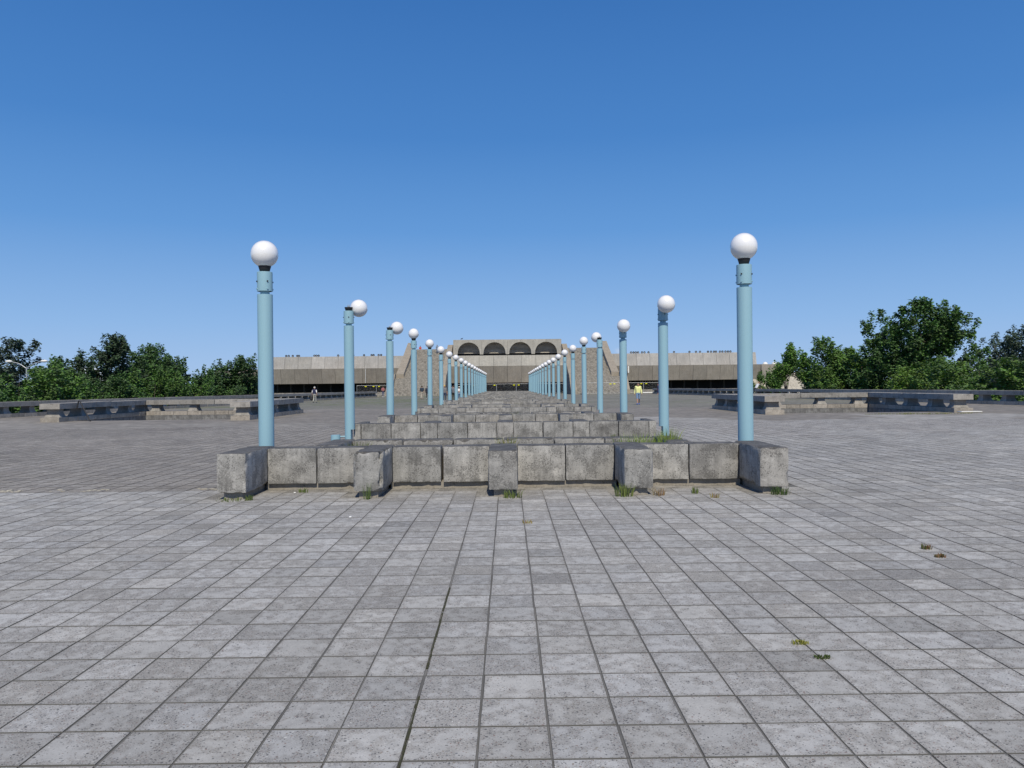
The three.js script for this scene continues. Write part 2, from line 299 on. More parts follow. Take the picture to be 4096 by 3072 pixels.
// ---------------------------------------------------------------- planters
// a block with worn, chipped edges; face 2 (top) takes the lichen-dark material
function roughBlock(w, h, d, seed, chip, seg) {
  const g = new THREE.BoxGeometry(w, h, d, Math.max(1, Math.round(w / seg)), Math.max(1, Math.round(h / seg)), Math.max(1, Math.round(d / seg)));
  const p = g.attributes.position, uv = g.attributes.uv, n = g.attributes.normal, R = rng(seed), ou = R(), ov = R();
  for (let i = 0; i < p.count; i++) {
    let x = p.getX(i), y = p.getY(i), z = p.getZ(i);
    const nx = n.getX(i), ny = n.getY(i);
    const u = Math.abs(nx) > .5 ? z : x, v = Math.abs(ny) > .5 ? z : y; uv.setXY(i, u / 2.4 + ou, v / 2.4 + ov);
    const ex = w / 2 - Math.abs(x), ey = h / 2 - Math.abs(y), ez = d / 2 - Math.abs(z), s = [ex, ey, ez].sort((a, b) => a - b);
    const k = vn(x * 9 + seed, y * 9 + z * 7, seed + 3) * vn(x * 23 + 5, y * 21 + z * 25, seed + 8);
    const near = sstep(0.04, 0, s[1]);
    const a = near * (0.004 + chip * k * k * 0.28 + 0.006 * k) + (vn(x * 5, y * 5 + z * 5, seed + 1) - 0.5) * 0.004;
    p.setXYZ(i, x - Math.sign(x) * a * (ex < 0.05 ? 1 : .2), y - Math.sign(y) * a * (ey < 0.05 ? 1 : .2), z - Math.sign(z) * a * (ez < 0.05 ? 1 : .2));
  }
  g.computeVertexNormals(); return g;
}
const teeth = [-3.98, -1.99, 0, 1.99, 3.98];
const ord = ['first', 'second', 'third', 'fourth', 'fifth', 'sixth', 'seventh', 'eighth', 'ninth', 'tenth', 'eleventh', 'twelfth', 'thirteenth', 'fourteenth', 'fifteenth', 'sixteenth', 'seventeenth', 'eighteenth', 'nineteenth', 'twentieth'];
for (let k = 0; k < 10; k++) {
  const D0 = 11.4 + 13.93 * k, Y = gy(D0 + 5), R = rng(100 + k), near = k < 2, seg = k === 0 ? 0.05 : k === 1 ? 0.09 : 0.5;
  const label = k === 0 ? 'nearest weathered concrete planter, with five blocks jutting from its front' : `${ord[k]} concrete block planter from the front of the avenue of lamps`;
  const t = thing('concrete_planter', label, 'planter', [AX, Y, -D0], 0, 'concrete planters down the middle of the lamp avenue');
  let sd = 1000 * (k + 1);
  const put = (name, x0, x1, y0, y1, d0, d1, chip = 0.04, top = M.top) => {
    const j = near ? 0.006 : 0.012, g = roughBlock(x1 - x0, y1 - y0, d1 - d0, sd++, chip, seg), m = M.block[(R() * M.block.length) | 0];
    const o = part(name, g, [m, m, top, m, m, m], t); o.position.set((x0 + x1) / 2 + (R() - .5) * j, (y0 + y1) / 2 + (R() - .5) * j, -(d0 + d1) / 2 + (R() - .5) * j * 2); o.rotation.y = (R() - .5) * 0.008; return o;
  };
  const pl = [];
  for (let i = 0; i < 5; i++) {
    const c = teeth[i];
    put('jutting_block', c - .215, c + .215, .1, .68, 0, 1.4, k === 0 && i === 1 ? 0.6 : 0.22); pl.push(span(c - .14, c + .14, -.05, .1, .085, 1.36));
    const w = i === 0 || i === 4 ? [c < 0 ? c + .03 : c - .215, c < 0 ? c + .215 : c - .03] : [c - .215, c + .215];
    put('through_block', w[0], w[1], .1, .66, 8.9, 10.3); pl.push(span(w[0] + .04, w[1] - .04, -.05, .1, 8.96, 10.24));
    if (i < 4) {
      const a = c + .222, b = teeth[i + 1] - .222, m = (a + b) / 2 + (R() - .5) * .05, gap = k === 0 && i === 1 ? .016 : .005;
      put('wall_block', a, m - gap, .1, .67, 1.0, 1.4); put('wall_block', m + gap, b, .1, .67, 1.0, 1.4);
      put('wall_block', a, m - .005, .1, .66, 8.9, 9.3); put('wall_block', m + .005, b, .1, .66, 8.9, 9.3);
      pl.push(span(a - .04, b + .04, -.05, .1, 1.075, 1.34)); pl.push(span(a - .04, b + .04, -.05, .1, 8.95, 9.24));
    }
  }
  for (const s of [-1, 1]) put('side_block', s < 0 ? -3.12 : 2.72, s < 0 ? -2.72 : 3.12, .0, .675, 1.41, 2.9);
  for (let i = 0; i < 6; i++) { const a = -2.71 + i * (5.42 / 6); put('rear_block', a + .006, a + 5.42 / 6 - .006, 0, .675, 2.5, 2.9, 0.5); }
  for (const g of pl) part('plinth', boxUV(g, 2.4), M.plinth, t);
  const so = new THREE.BoxGeometry(5.42, .5, 1.08); so.translate(0, .25, -1.955); part('soil', so, M.soil, t);
}

// ---------------------------------------------------------------- lamps
{
  const r = 0.128;
  const poleGeo = [cyl(r, r, 3.212, 0, 0, 0, 32)];
  const notchShape = (s) => { const sh = new THREE.Shape(), cut = 0.045; const a = Math.acos(cut / r); for (let i = 0; i <= 26; i++) { const th = a + (2 * Math.PI - 2 * a) * i / 26; const x = r * Math.cos(th) * s, y = r * Math.sin(th); i ? sh.lineTo(x, y) : sh.moveTo(x, y); } return sh; };
  const notched = (s) => { const e = new THREE.ExtrudeGeometry(notchShape(s), { depth: .53, bevelEnabled: false, curveSegments: 2 }); e.rotateX(-Math.PI / 2); const g = [e.toNonIndexed(), cyl(r, r, 3.212 - .53, 0, .53, 0, 32).toNonIndexed()]; g.forEach(q => q.deleteAttribute('uv')); return mergeGeometries(g); };
  const pole = poleGeo[0], poleN = [notched(1), notched(-1)];
  const neck = cyl(.076, .076, .075, 0, 3.205, 0, 20), collar = (() => { const pts = [[.112, 0], [.128, 0], [.128, .322], [.121, .327], [.08, .327]].map(p => new THREE.Vector2(...p)); const g = new THREE.LatheGeometry(pts, 32); g.translate(0, 3.268, 0); return g; })();
  const cone = (() => { const pts = [[0, 0], [.077, 0], [.104, .092], [.108, .096], [.090, .096], [.07, .06], [0, .06]].map(p => new THREE.Vector2(...p)); const g = new THREE.LatheGeometry(pts, 28); g.translate(0, 3.594, 0); return g; })();
  const GR = 0.229, open = Math.asin(.10 / GR);
  const globe = new THREE.SphereGeometry(GR, 40, 28, 0, Math.PI * 2, 0, Math.PI - open);
  const globeIn = new THREE.SphereGeometry(GR - .004, 32, 20, 0, Math.PI * 2, 0, Math.PI - open);
  const bolt = (() => { const g = new THREE.CylinderGeometry(.013, .013, .022, 10); g.rotateX(Math.PI / 2); return g; })();
  const socket = [cyl(.022, .022, .075, 0, 3.65, 0, 10), bar(V(-.025, 3.65, 0), V(-.025, 3.75, 0), .005), bar(V(.025, 3.65, 0), V(.025, 3.75, 0), .005), bar(V(-.025, 3.75, 0), V(.025, 3.75, 0), .005)];
  const drum = cyl(.122, .122, .39, 0, 0, 0, 28);
  const tip = { L2: [.225, -.035, -.21], L3: [.225, -.035, -.20], R2: [.03, -.05, .29], R3: [-.01, -.05, .28], R4: [-.11, .005, -.285] };
  const dh = { L1: 0, R1: .05, L4: .05, R5: .05, L7: -.02, R7: .02, R9: -.03 };
  for (let n = 1; n <= 20; n++) for (const s of [-1, 1]) {
    const id = (s < 0 ? 'L' : 'R') + n, R = rng(n * 13 + (s > 0 ? 500 : 0)), d = 13.24 + 6.965 * (n - 1), side = s < 0 ? 'left' : 'right';
    const T = tip[id], extra = !T ? (n === 1 ? ', tallest in view, globe upright' : ', globe upright') : id[0] === 'L' || id === 'R4' ? ', globe tipped over off its holder' : ', globe tipped forward hiding its holder';
    const t = thing('globe_lamp', `${n === 1 ? 'front' : n === 20 ? 'farthest' : ord[n - 1]} pale blue lamp post of the ${side} row${extra}`, 'lamp post', [-.03 + s * 4.08, gy(d), -d], 0, 'pale blue globe lamps along the avenue');
    t.rotation.z = (R() - .5) * 0.004; t.scale.y = 1 + (dh[id] ?? (R() - .5) * .03) / 3.9;
    const even = n % 2 === 0;
    part('pole', even ? poleN[s < 0 ? 0 : 1] : pole, M.pole, t); part('neck', neck, M.pole, t);
    const co = part('collar', collar, M.pole, t);
    if (n <= 5) for (const y of [3.43, 3.305]) for (let q = 0; q < 4; q++) { const a = (id === 'L1' ? .62 : id === 'R1' ? -.62 : .1 * n) + q * Math.PI / 2, b = part('bolt', bolt, y > 3.4 ? M.black : M.pole, co); b.position.set(Math.sin(a) * .133, y, Math.cos(a) * .133); b.rotation.y = a; }
    part('lamp_holder', cone, M.black, t);
    const gm = part('globe', globe, M.globe, t);
    const c = T ? V(0, 3.72, 0).add(V(...T)) : V(0, 3.902, 0); gm.position.copy(c);
    if (T) { const away = V(-T[0], id[0] === 'L' ? .17 : .26, -T[2] * (id[0] === 'L' || id === 'R4' ? -.55 : 1)).normalize(); gm.quaternion.setFromUnitVectors(V(0, -1, 0), away); part('socket', mergeGeometries(socket), M.steel, t); const inn = part('globe_lining', globeIn, M.globe, gm); inn.name = 'globe_lining'; }
    if (s < 0 && (n === 2 || n === 4 || n === 8)) { const dr = part('cable_drum', drum, M.pole, t); dr.position.set(-.36, 0, .05); part('conduit', bar(V(.10, .345, -.01), V(.26, .345, -.03), .02, 10), M.pole, dr); }
  }
}

// ---------------------------------------------------------------- parapets
// one straight run from a to b ([x, d]); w wide; slabs on flared supports on a course of stones
function parapetRun(t, a, b, o = {}) {
  const A = V(a[0], 0, -a[1]), B = V(b[0], 0, -b[1]), L = A.distanceTo(B), dir = B.clone().sub(A).normalize(), ry = Math.atan2(-dir.z, dir.x), w = o.w ?? 1.05, top = o.top ?? .96, R = rng((a[0] * 77 + a[1] * 31 + 5000) | 0);
  const at = (s, off = 0) => { const p = A.clone().addScaledVector(dir, s).add(V(-dir.z, 0, dir.x).multiplyScalar(off)); p.y = gy(-p.z); return p; };
  const place = (mesh, s, y) => { const p = at(s); mesh.position.set(p.x, p.y + y, p.z); mesh.rotation.y = ry; };
  const nS = Math.max(1, Math.round(L / (o.slab ?? 4.9))), sl = L / nS;
  for (let i = 0; i < nS; i++) { const m = M.parapet[(R() * 3) | 0]; place(part('coping_slab', boxUV(roughBlock(sl - .02, .30, w, (R() * 1e5) | 0, .03, o.seg ?? .6), 2.4, R(), R()), m, t), (i + .5) * sl, top - .15 + (R() - .5) * .012); }
  const nP = Math.max(2, Math.round(L / (o.pitch ?? 2.9))), f = [];
  const sup = (() => { const pts = [[.36, 0], [.33, .05], [.27, .17], [.25, .30], [.26, .42]]; const g = new THREE.BoxGeometry(1, .42, 1, 1, 4, 1); const p = g.attributes.position; for (let i = 0; i < p.count; i++) { const y = p.getY(i) + .21, k = pts[Math.round(y / .42 * 4)]; p.setXYZ(i, p.getX(i) * k[0] * 1.7, k[1], p.getZ(i) * (k[0] + .05) * 2); } return boxUV(g, 2.4, .3, .1); })();
  for (let i = 0; i <= nP; i++) { const s = clamp(i / nP * L, .52, L - .52); place(part('support', sup, M.parapet[(R() * 3) | 0], t), s, .24); }
  const kl = o.kerb ?? .85, nK = Math.round(L / kl);
  for (let c = 0; c < (o.courses ?? 1); c++) for (let i = 0; i < nK; i++) { const l = L / nK, hh = .245 - (R() * .012); const m = part('kerb_stone', boxUV(box(l - .018, hh, w - .08 + (R() - .5) * .04 - c * .02, 0, hh / 2, 0), 2.4, R(), R()), M.stone[(R() * 3) | 0], t); place(m, (i + .5) * l, -c * .25 - .005); }
}
{
  const L = thing('concrete_parapet', 'left U-shaped bench-like concrete parapet around the sunken stairwell', 'parapet', [0, 0, 0], 0, 'concrete parapets round the deck');
  parapetRun(L, [-23.52, 40], [-23.52, 50.5], { seg: .3 }); parapetRun(L, [-22.98, 50], [-14.3, 50], { courses: 3, seg: .3 }); parapetRun(L, [-13.76, 40], [-13.76, 50.5], { seg: .3 });
  const Rr = thing('concrete_parapet', 'right U-shaped bench-like concrete parapet below the large tree', 'parapet', [0, 0, 0], 0, 'concrete parapets round the deck');
  parapetRun(Rr, [13.76, 40], [13.76, 50.5], { seg: .3 }); parapetRun(Rr, [14.3, 50], [22.98, 50], { courses: 3, seg: .3 }); parapetRun(Rr, [23.52, 40], [23.52, 50.5], { seg: .3 });
  const far = thing('concrete_parapet', 'long concrete parapet along the left edge of the deck before the trees', 'parapet', [0, 0, 0], 0, 'concrete parapets round the deck');
  parapetRun(far, [wallL(26), 26], [wallL(128), 128], { pitch: 2.2, kerb: 1.1 });
  const far2 = thing('concrete_parapet', 'long concrete parapet along the right edge of the deck before the trees', 'parapet', [0, 0, 0], 0, 'concrete parapets round the deck');
  parapetRun(far2, [wallR(26), 26], [wallR(134), 134], { pitch: 2.2, kerb: 1.1 });
  // loose things at the parapets
  const rod = new THREE.TubeGeometry(new THREE.CatmullRomCurve3([V(-22.95, .62, -41.55), V(-22.86, .93, -41.5), V(-22.75, .99, -41.4), V(-22.5, .75, -41.2), V(-21.75, -.05, -40.6)]), 24, .035, 7);
  const ro = new THREE.Mesh(rod, M.rubber); ro.name = numbered('bent_rod'); scene.add(tag(ro, 'bent black metal rod leaning on the left stairwell parapet', 'rod'));
  const board = new THREE.Mesh(boxUV(box(1.1, .035, .35, 23.6, gy(39.6) + .06, -39.62, .06), 2.4), M.white); board.name = numbered('white_board'); scene.add(tag(board, 'broken white board lying at the foot of the right parapet end', 'board'));
}

// ---------------------------------------------------------------- the hall behind the avenue
const hall = thing('concert_hall', 'long low concrete hall with four arched openings on top', 'building');
{
  const R = rng(909), pick = (a) => a[(R() * a.length) | 0];
  // facade panels: quad between bottom edge (yb, db) and top edge (yt, dt), with thickness
  const panel = (name, x0, x1, yb, yt, db, dt, mat, th = .35) => {
    const j = (R() - .5) * .03, s = [[x0 + .02, yb, -db - j], [x1 - .02, yb, -db - j], [x1 - .02, yt, -dt - j], [x0 + .02, yt, -dt - j]], P = s.concat(s.map(p => [p[0], p[1], p[2] - th]));
    const f = [[0, 1, 2, 3], [5, 4, 7, 6], [3, 2, 6, 7], [1, 0, 4, 5], [1, 5, 6, 2], [4, 0, 3, 7]], pos = [];
    for (const q of f) for (const i of [q[0], q[1], q[2], q[0], q[2], q[3]]) pos.push(...P[i]);
    const g = new THREE.BufferGeometry(); g.setAttribute('position', new THREE.Float32BufferAttribute(pos, 3));
    return part(name, boxUV(g, 9, R(), R()), mat, hall);
  };
  for (const s of [-1, 1]) {                                       // wings
    const n = 11, a = 20.4, b = 49.6, w = (b - a) / n;
    for (let i = 0; i < n; i++) {
      let x0 = a + i * w, x1 = x0 + w; if (s < 0) [x0, x1] = [-x1, -x0];
      panel('lower_panel', x0, x1, 2.1, 5.0, 152.5, 151.8, pick(M.lower)); panel('upper_panel', x0, x1, 5.06, 7.5, 154.4, 155.1, pick(M.upper));
    }
    const X = (p, q) => s < 0 ? [-q, -p] : [p, q];
    part('core_wall', span(...X(20.5, 49.5), 2.42, 4.84, 152.95, 153.3), M.lower[2], hall); part('upper_core_wall', span(...X(20.5, 49.5), 5.1, 7.09, 155.5, 155.8), M.upper[2], hall);
    part('ledge', boxUV(span(...X(20.4, 50), 4.86, 5.02, 152.2, 156), 9), M.lower[0], hall);
    part('roof_slab', boxUV(span(...X(20.4, 49.6), 7.1, 7.42, 155.5, 182), 9), M.upper[0], hall);
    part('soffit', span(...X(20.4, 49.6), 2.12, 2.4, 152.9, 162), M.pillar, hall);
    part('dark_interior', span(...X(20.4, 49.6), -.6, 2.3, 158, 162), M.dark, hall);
    for (let x = 22; x < 49; x += 2.65) part('pillar', span(s * x - .14, s * x + .14, -.5, 2.13, 155.0, 155.5), M.pillar, hall);
    part('plinth_wall', boxUV(span(...X(20.4, 50.5), -.6, .35, 151.6, 152.3), 4), M.stair, hall);
    // end of the wing: the lower band rises over pale limestone steps
    const e = [[49.6, 2.1], [56.5, 4.25], [57.5, 4.9], [49.6, 5.02]].map(p => [p[0] * s, p[1]]); if (s < 0) e.reverse();
    part('wing_end', boxUV(prism(e, 151.6, 155), 9, .2, .3), M.lower[1], hall);
    const st = []; for (let k = 0; k < 12; k++) st.push(span(...X(48.2, 66), -5 + 0, -1 + k * .42, 156.5 + k * .9, 157.4 + k * .9)); part('limestone_steps', boxUV(mergeGeometries(st.map(g => g.toNonIndexed())), 2.4), M.lime, hall);
  }
  // centre block
  for (let i = 0; i < 8; i++) { const w = 22.2 / 8, x0 = -11.1 + i * w; panel('lower_panel', x0, x0 + w, 1.95, 5.16, 152.3, 151.6, pick(M.lower)); panel('upper_panel', x0, x0 + w, 5.2, 7.3, 151.9, 152.6, pick(M.fascia)); }
  part('core_wall', span(-11.0, 11.0, 2.05, 7.2, 152.98, 153.4), M.lower[2], hall);
  part('rusty_lintel', span(-11.05, 11.05, 1.7, 1.97, 152.8, 153.6), M.rust, hall);
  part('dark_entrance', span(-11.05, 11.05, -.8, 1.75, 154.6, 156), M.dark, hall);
  for (let x = -9.3; x < 10; x += 2.65) part('door_post', span(x - .05, x + .05, -.6, 1.72, 154.2, 154.5), M.rust, hall);
  part('terrace_floor', boxUV(span(-11.1, 11.1, 7.0, 7.26, 152.8, 164), 9), M.upper[1], hall);
  // arched fascia
  {
    const b = 7.72, t = 10.72, r = 2.23, cut = [-11, -7.86, -5.24, -2.62, 0, 2.62, 5.24, 7.86, 11];
    for (let i = 0; i < 8; i++) {                                  // one cast panel per half arch
      const x0 = cut[i] + .012, x1 = cut[i + 1] - .012, up = i % 2 === 0, c = up ? cut[i + 1] : cut[i], sh = new THREE.Shape(), arc = [];
      for (let k = 0; k <= 14; k++) { const a = (up ? Math.PI : Math.PI / 2) - Math.PI / 2 * k / 14; arc.push([clamp(c + r * Math.cos(a), x0, x1), b + .35 + (r - .12) * Math.sin(a)]); }
      const pts = up ? [[x0, b], [x0, t], [x1, t], ...arc.slice().reverse(), [c - r - .06, b]] : [[x0, t], [x1, t], [x1, b], [c + r + .06, b], ...arc.slice().reverse()];
      pts.forEach((p, k) => k ? sh.lineTo(...p) : sh.moveTo(...p));
      const g = new THREE.ExtrudeGeometry(sh, { depth: .35, bevelEnabled: false }); g.translate(0, 0, -158.3); part('arched_panel', boxUV(g, 7, R(), R()), pick(M.fascia), hall);
    }
  }
  part('joint_filler', span(-27.72, -27.66, 2.15, 4.95, 151.5, 151.78), M.white, hall);
  part('white_panel', span(23.35, 23.6, 3.6, 4.9, 150.9, 151.2), M.white, hall);
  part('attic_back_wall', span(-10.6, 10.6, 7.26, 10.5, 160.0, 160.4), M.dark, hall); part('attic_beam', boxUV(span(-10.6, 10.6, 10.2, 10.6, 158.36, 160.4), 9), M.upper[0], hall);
  for (let k = 0; k < 9; k++) part('rib', boxUV(span(-10.6, 10.6, 8.02 + k * .25, 8.14 + k * .25, 159.65, 160.0), 5), M.rib, hall);
  for (const s of [-1, 1]) part('attic_side', boxUV(span(s < 0 ? -10.98 : 10.6, s < 0 ? -10.6 : 10.98, 7.26, 10.6, 158.35, 168), 5), M.upper[1], hall);
}
// grand staircases either side of the centre block
for (const s of [-1, 1]) {
  const t = thing('grand_staircase', s < 0 ? 'broad concrete stairway climbing to the roof left of the arches' : 'broad concrete stairway climbing to the roof right of the arches', 'stairs', [0, 0, 0], 0, 'stairways up to the hall roof');
  const X = (p, q) => s < 0 ? [-q, -p] : [p, q];
  const flight = (name, p, q, d0, y0, d1, y1, n, yb) => { const g = []; for (let k = 0; k < n; k++) g.push(span(...X(p, q), yb, y0 + (y1 - y0) * (k + 1) / n, d0 + (d1 - d0) * k / n, d0 + (d1 - d0) * (k + 1) / n)); return part(name, boxUV(mergeGeometries(g.map(e => e.toNonIndexed())), 3.1, p * .37, y0 * .21), M.stair, t); };
  const y0 = gy(138);
  flight('lower_flight', 12.25, 20.5, 138, y0, 142, 2.9, 18, -.8);
  part('landing', boxUV(span(...X(12.25, 20.5), -.8, 2.9, 142.001, 143.2), 3), M.stair, t);
  flight('upper_flight', 12.25, 19.1, 143.2, 2.9, 148.4, 4.9, 12, -.8); part('landing', boxUV(span(...X(12.25, 19.1), -.8, 4.9, 148.401, 149.4), 3), M.stair, t);
  flight('upper_flight', 12.25, 19.1, 149.4, 4.9, 154.4, 6.9, 12, -.8); part('landing', boxUV(span(...X(12.25, 19.1), -.8, 6.9, 154.401, 155.2), 3), M.stair, t);
  flight('upper_flight', 12.25, 19.1, 155.2, 6.9, 160, 8.95, 12, -.8);
  part('roof_terrace', boxUV(span(...X(11.1, 19.11), -.8, 8.93, 160.001, 178), 4), M.stair, t);
  // sloping parapets
  const slope = (name, p, q, pts, yb, mat) => { const sh = new THREE.Shape(); pts.forEach(([d, y], i) => i ? sh.lineTo(d, y) : sh.moveTo(d, y)); sh.lineTo(pts[pts.length - 1][0], yb); sh.lineTo(pts[0][0], yb); const g = new THREE.ExtrudeGeometry(sh, { depth: q - p, bevelEnabled: false }); g.rotateY(Math.PI / 2); g.translate(s < 0 ? -q : p, 0, 0); return part(name, boxUV(g, 5, p * .1, .3), mat, t); };
  slope('side_parapet', 20.52, 21.7, [[138, .5], [141.8, 3.65], [143, 3.65]], -.8, M.tan);
  slope('side_parapet', 19.12, 20.5, [[143.2, 3.7], [150, 6.2], [160.6, 10.35], [161.4, 10.35]], -.8, M.tan);
  slope('inner_parapet', 11.2, 12.23, [[137.6, .45], [142, 3.4], [143.2, 3.6], [160.2, 9.85], [161.2, 9.85]], -.8, M.tan);
  slope('ribbed_flank', 11.16, 11.195, [[138.6, .3], [142.4, 3.1], [151.6, 3.6]], -.8, M.side);
}
// round lamps set along the roof edges
{
  const ring = new THREE.LatheGeometry([[.14, -.07], [.21, -.08], [.22, .0], [.21, .08], [.14, .07]].map(p => new THREE.Vector2(...p)), 18); ring.rotateX(Math.PI / 2);
  const lens = new THREE.CircleGeometry(.15, 16);
  const cnt = [0, 0]; const add = (x) => { const t = thing('roof_spotlight', `${ord[cnt[x < 0 ? 0 : 1]++]} small round spotlight from the left on the ${x < 0 ? 'left' : 'right'} wing roof`, 'spotlight', [x, 7.5 + .2, -155.25], (x * 7.3 % 1) * .5, x < 0 ? 'spotlights on the left wing roof edge' : 'spotlights on the right wing roof edge'); part('housing', ring, M.rubber, t); part('lens', lens, M.galv, t); };
  for (const x of [-44.1, -43.6, -42.8, -41.9, -41.55, -38.5, -38.1, -37.65, -33.75, -30.75, -28.6, -27.1, -26.7, -25.7, -25.2, 24.7, 25.2, 25.65, 26.1, 26.9, 27.4, 28.2, 33.3, 36.4, 37.7, 38.5, 40.1, 40.7, 41.3, 41.7, 42.5, 43.0, 43.6, 44.1, 44.6]) add(x);
  for (const x of [51.0, 52.8]) { const t = thing('roof_vent', x < 52 ? 'white domed roof vent at the end of the right wing, nearer the upper wall' : 'white domed roof vent at the end of the right wing, nearer the trees', 'vent', [x, 5.0, -153.6]); part('dome', new THREE.SphereGeometry(.5, 16, 8, 0, 6.3, 0, 1.5), M.white, t); part('kerb', cyl(.42, .42, .12, 0, -.05, 0, 14), M.galv, t); }
}
// site fence panels
{
  const frameGeo = [bar(V(0, 0, 0), V(0, 2, 0), .03), bar(V(3.7, 0, 0), V(3.7, 2, 0), .03), bar(V(0, 2, 0), V(3.7, 2, 0), .03), bar(V(0, .15, 0), V(3.7, .15, 0), .022)];
  const wires = []; for (let i = 1; i < 24; i++) wires.push(bar(V(i * 3.7 / 24, .15, 0), V(i * 3.7 / 24, 2, 0), .004, 4)); for (let i = 1; i < 8; i++) wires.push(bar(V(0, i * .25, 0), V(3.7, i * .25, 0), .004, 4));
  const FG = mergeGeometries(frameGeo), WG = mergeGeometries(wires), tagG = box(.36, .15, .02), foot = box(.25, .14, .7);
  const fence = (x, d, turn, label, group, tags) => { const t = thing('fence_panel', label, 'fence panel', [x, gy(d), -d], turn, group); part('frame', FG, M.galv, t); const w = part('wires', WG, M.galv, t); for (const q of tags) { const m = part('tag', tagG, M.yellow, t); m.position.set(q, 1.79, .04); } for (const q of [0, 3.7]) { const m = part('foot', foot, M.rubber, t); m.position.set(q, .07, 0); } };
  for (let k = 0; k < 6; k++) fence(-2.12 - 3.74 * 2 + 3.74 * k, 147.5, 0, `${ord[k]} wire fence panel counting from the left before the central entrance`, 'fence panels before the central entrance', k % 2 ? [.45, 3.35] : [3.3]);
  fence(-29.0, 149.5, 0.05, 'wire fence panel left of the left stairway, farther from the stairs', 'fence panels under the left wing', [1.7, 3.2]);
  fence(-25.2, 149.3, 0.05, 'wire fence panel left of the left stairway, next to the stairs', 'fence panels under the left wing', [.5]);
  fence(22.4, 149.5, 0, 'wire fence panel right of the right stairway, next to the stairs', 'fence panels under the right wing', [3.3]);
  fence(26.15, 149.5, 0, 'wire fence panel right of the right stairway, farther from the stairs', 'fence panels under the right wing', [.5]);
  fence(12.9, 136.6, 0, 'wire fence panel across the foot of the right stairway, inner one', 'fence panels at the right stairs', [.4]);
  fence(16.65, 136.6, 0, 'wire fence panel across the foot of the right stairway, outer one', 'fence panels at the right stairs', [1.4, 2.1]);
  const rail = new THREE.Mesh(bar(V(23.3, gy(134) + .2, -134), V(27, gy(134) + .2, -134), .09, 8), M.white); rail.name = numbered('white_rail'); scene.add(tag(rail, 'white rail lying on the ground by the woman in the patterned dress', 'rail'));
}

// ---------------------------------------------------------------- people
// smooth union of tapered capsules, meshed; each bone: [ax,ay,az, bx,by,bz, ra, rb, colour]
function sdfMesh(bones, c, half, res, k = 0.03) {
  const mc = new MarchingCubes(res, new THREE.MeshStandardMaterial(), false, false, 30000); mc.isolation = 0; const f = mc.field, hs = mc.halfsize;
  const dist = (b, x, y, z) => { const ax = b[0], ay = b[1], az = b[2], dx = b[3] - ax, dy = b[4] - ay, dz = b[5] - az, px = x - ax, py = y - ay, pz = z - az, l = dx * dx + dy * dy + dz * dz, t = l > 0 ? clamp((px * dx + py * dy + pz * dz) / l) : 0; return Math.hypot(px - dx * t, py - dy * t, pz - dz * t) - mix(b[6], b[7], t); };
  for (let z = 0; z < res; z++) for (let y = 0; y < res; y++) for (let x = 0; x < res; x++) {
    const X = c[0] + (x - hs) / hs * half, Y = c[1] + (y - hs) / hs * half, Z = c[2] + (z - hs) / hs * half; let d = 9;
    for (const b of bones) { const e = dist(b, X, Y, Z), h = Math.max(k - Math.abs(d - e), 0) / k; d = Math.min(d, e) - h * h * k * .25; }
    f[z * res * res + y * res + x] = -d;
  }
  mc.update(); const n = mc.count, P = new Float32Array(n * 3), N = new Float32Array(n * 3), C = new Float32Array(n * 3);
  for (let i = 0; i < n; i++) {
    const x = c[0] + mc.positionArray[3 * i] * half, y = c[1] + mc.positionArray[3 * i + 1] * half, z = c[2] + mc.positionArray[3 * i + 2] * half; P.set([x, y, z], 3 * i);
    let b0 = null, m = 9; for (const b of bones) { const e = dist(b, x, y, z); if (e < m) { m = e; b0 = b; } } C.set(b0[8], 3 * i);
    const e = .008, g = (X, Y, Z) => { let d = 9; for (const b of bones) d = Math.min(d, dist(b, X, Y, Z)); return d; };
    const v = V(g(x + e, y, z) - g(x - e, y, z), g(x, y + e, z) - g(x, y - e, z), g(x, y, z + e) - g(x, y, z - e)).normalize(); N.set([v.x, v.y, v.z], 3 * i);
  }
  const geo = new THREE.BufferGeometry(); geo.setAttribute('position', new THREE.BufferAttribute(P, 3)); geo.setAttribute('normal', new THREE.BufferAttribute(N, 3)); geo.setAttribute('color', new THREE.BufferAttribute(C, 3)); return geo;
}
function paint(g, c) { if (g.index) g = g.toNonIndexed(); g.deleteAttribute('uv'); const n = g.attributes.position.count, C = new Float32Array(n * 3); for (let i = 0; i < n; i++) C.set(c, 3 * i); g.setAttribute('color', new THREE.BufferAttribute(C, 3)); return g; }
const SKIN = [.42, .25, .18];
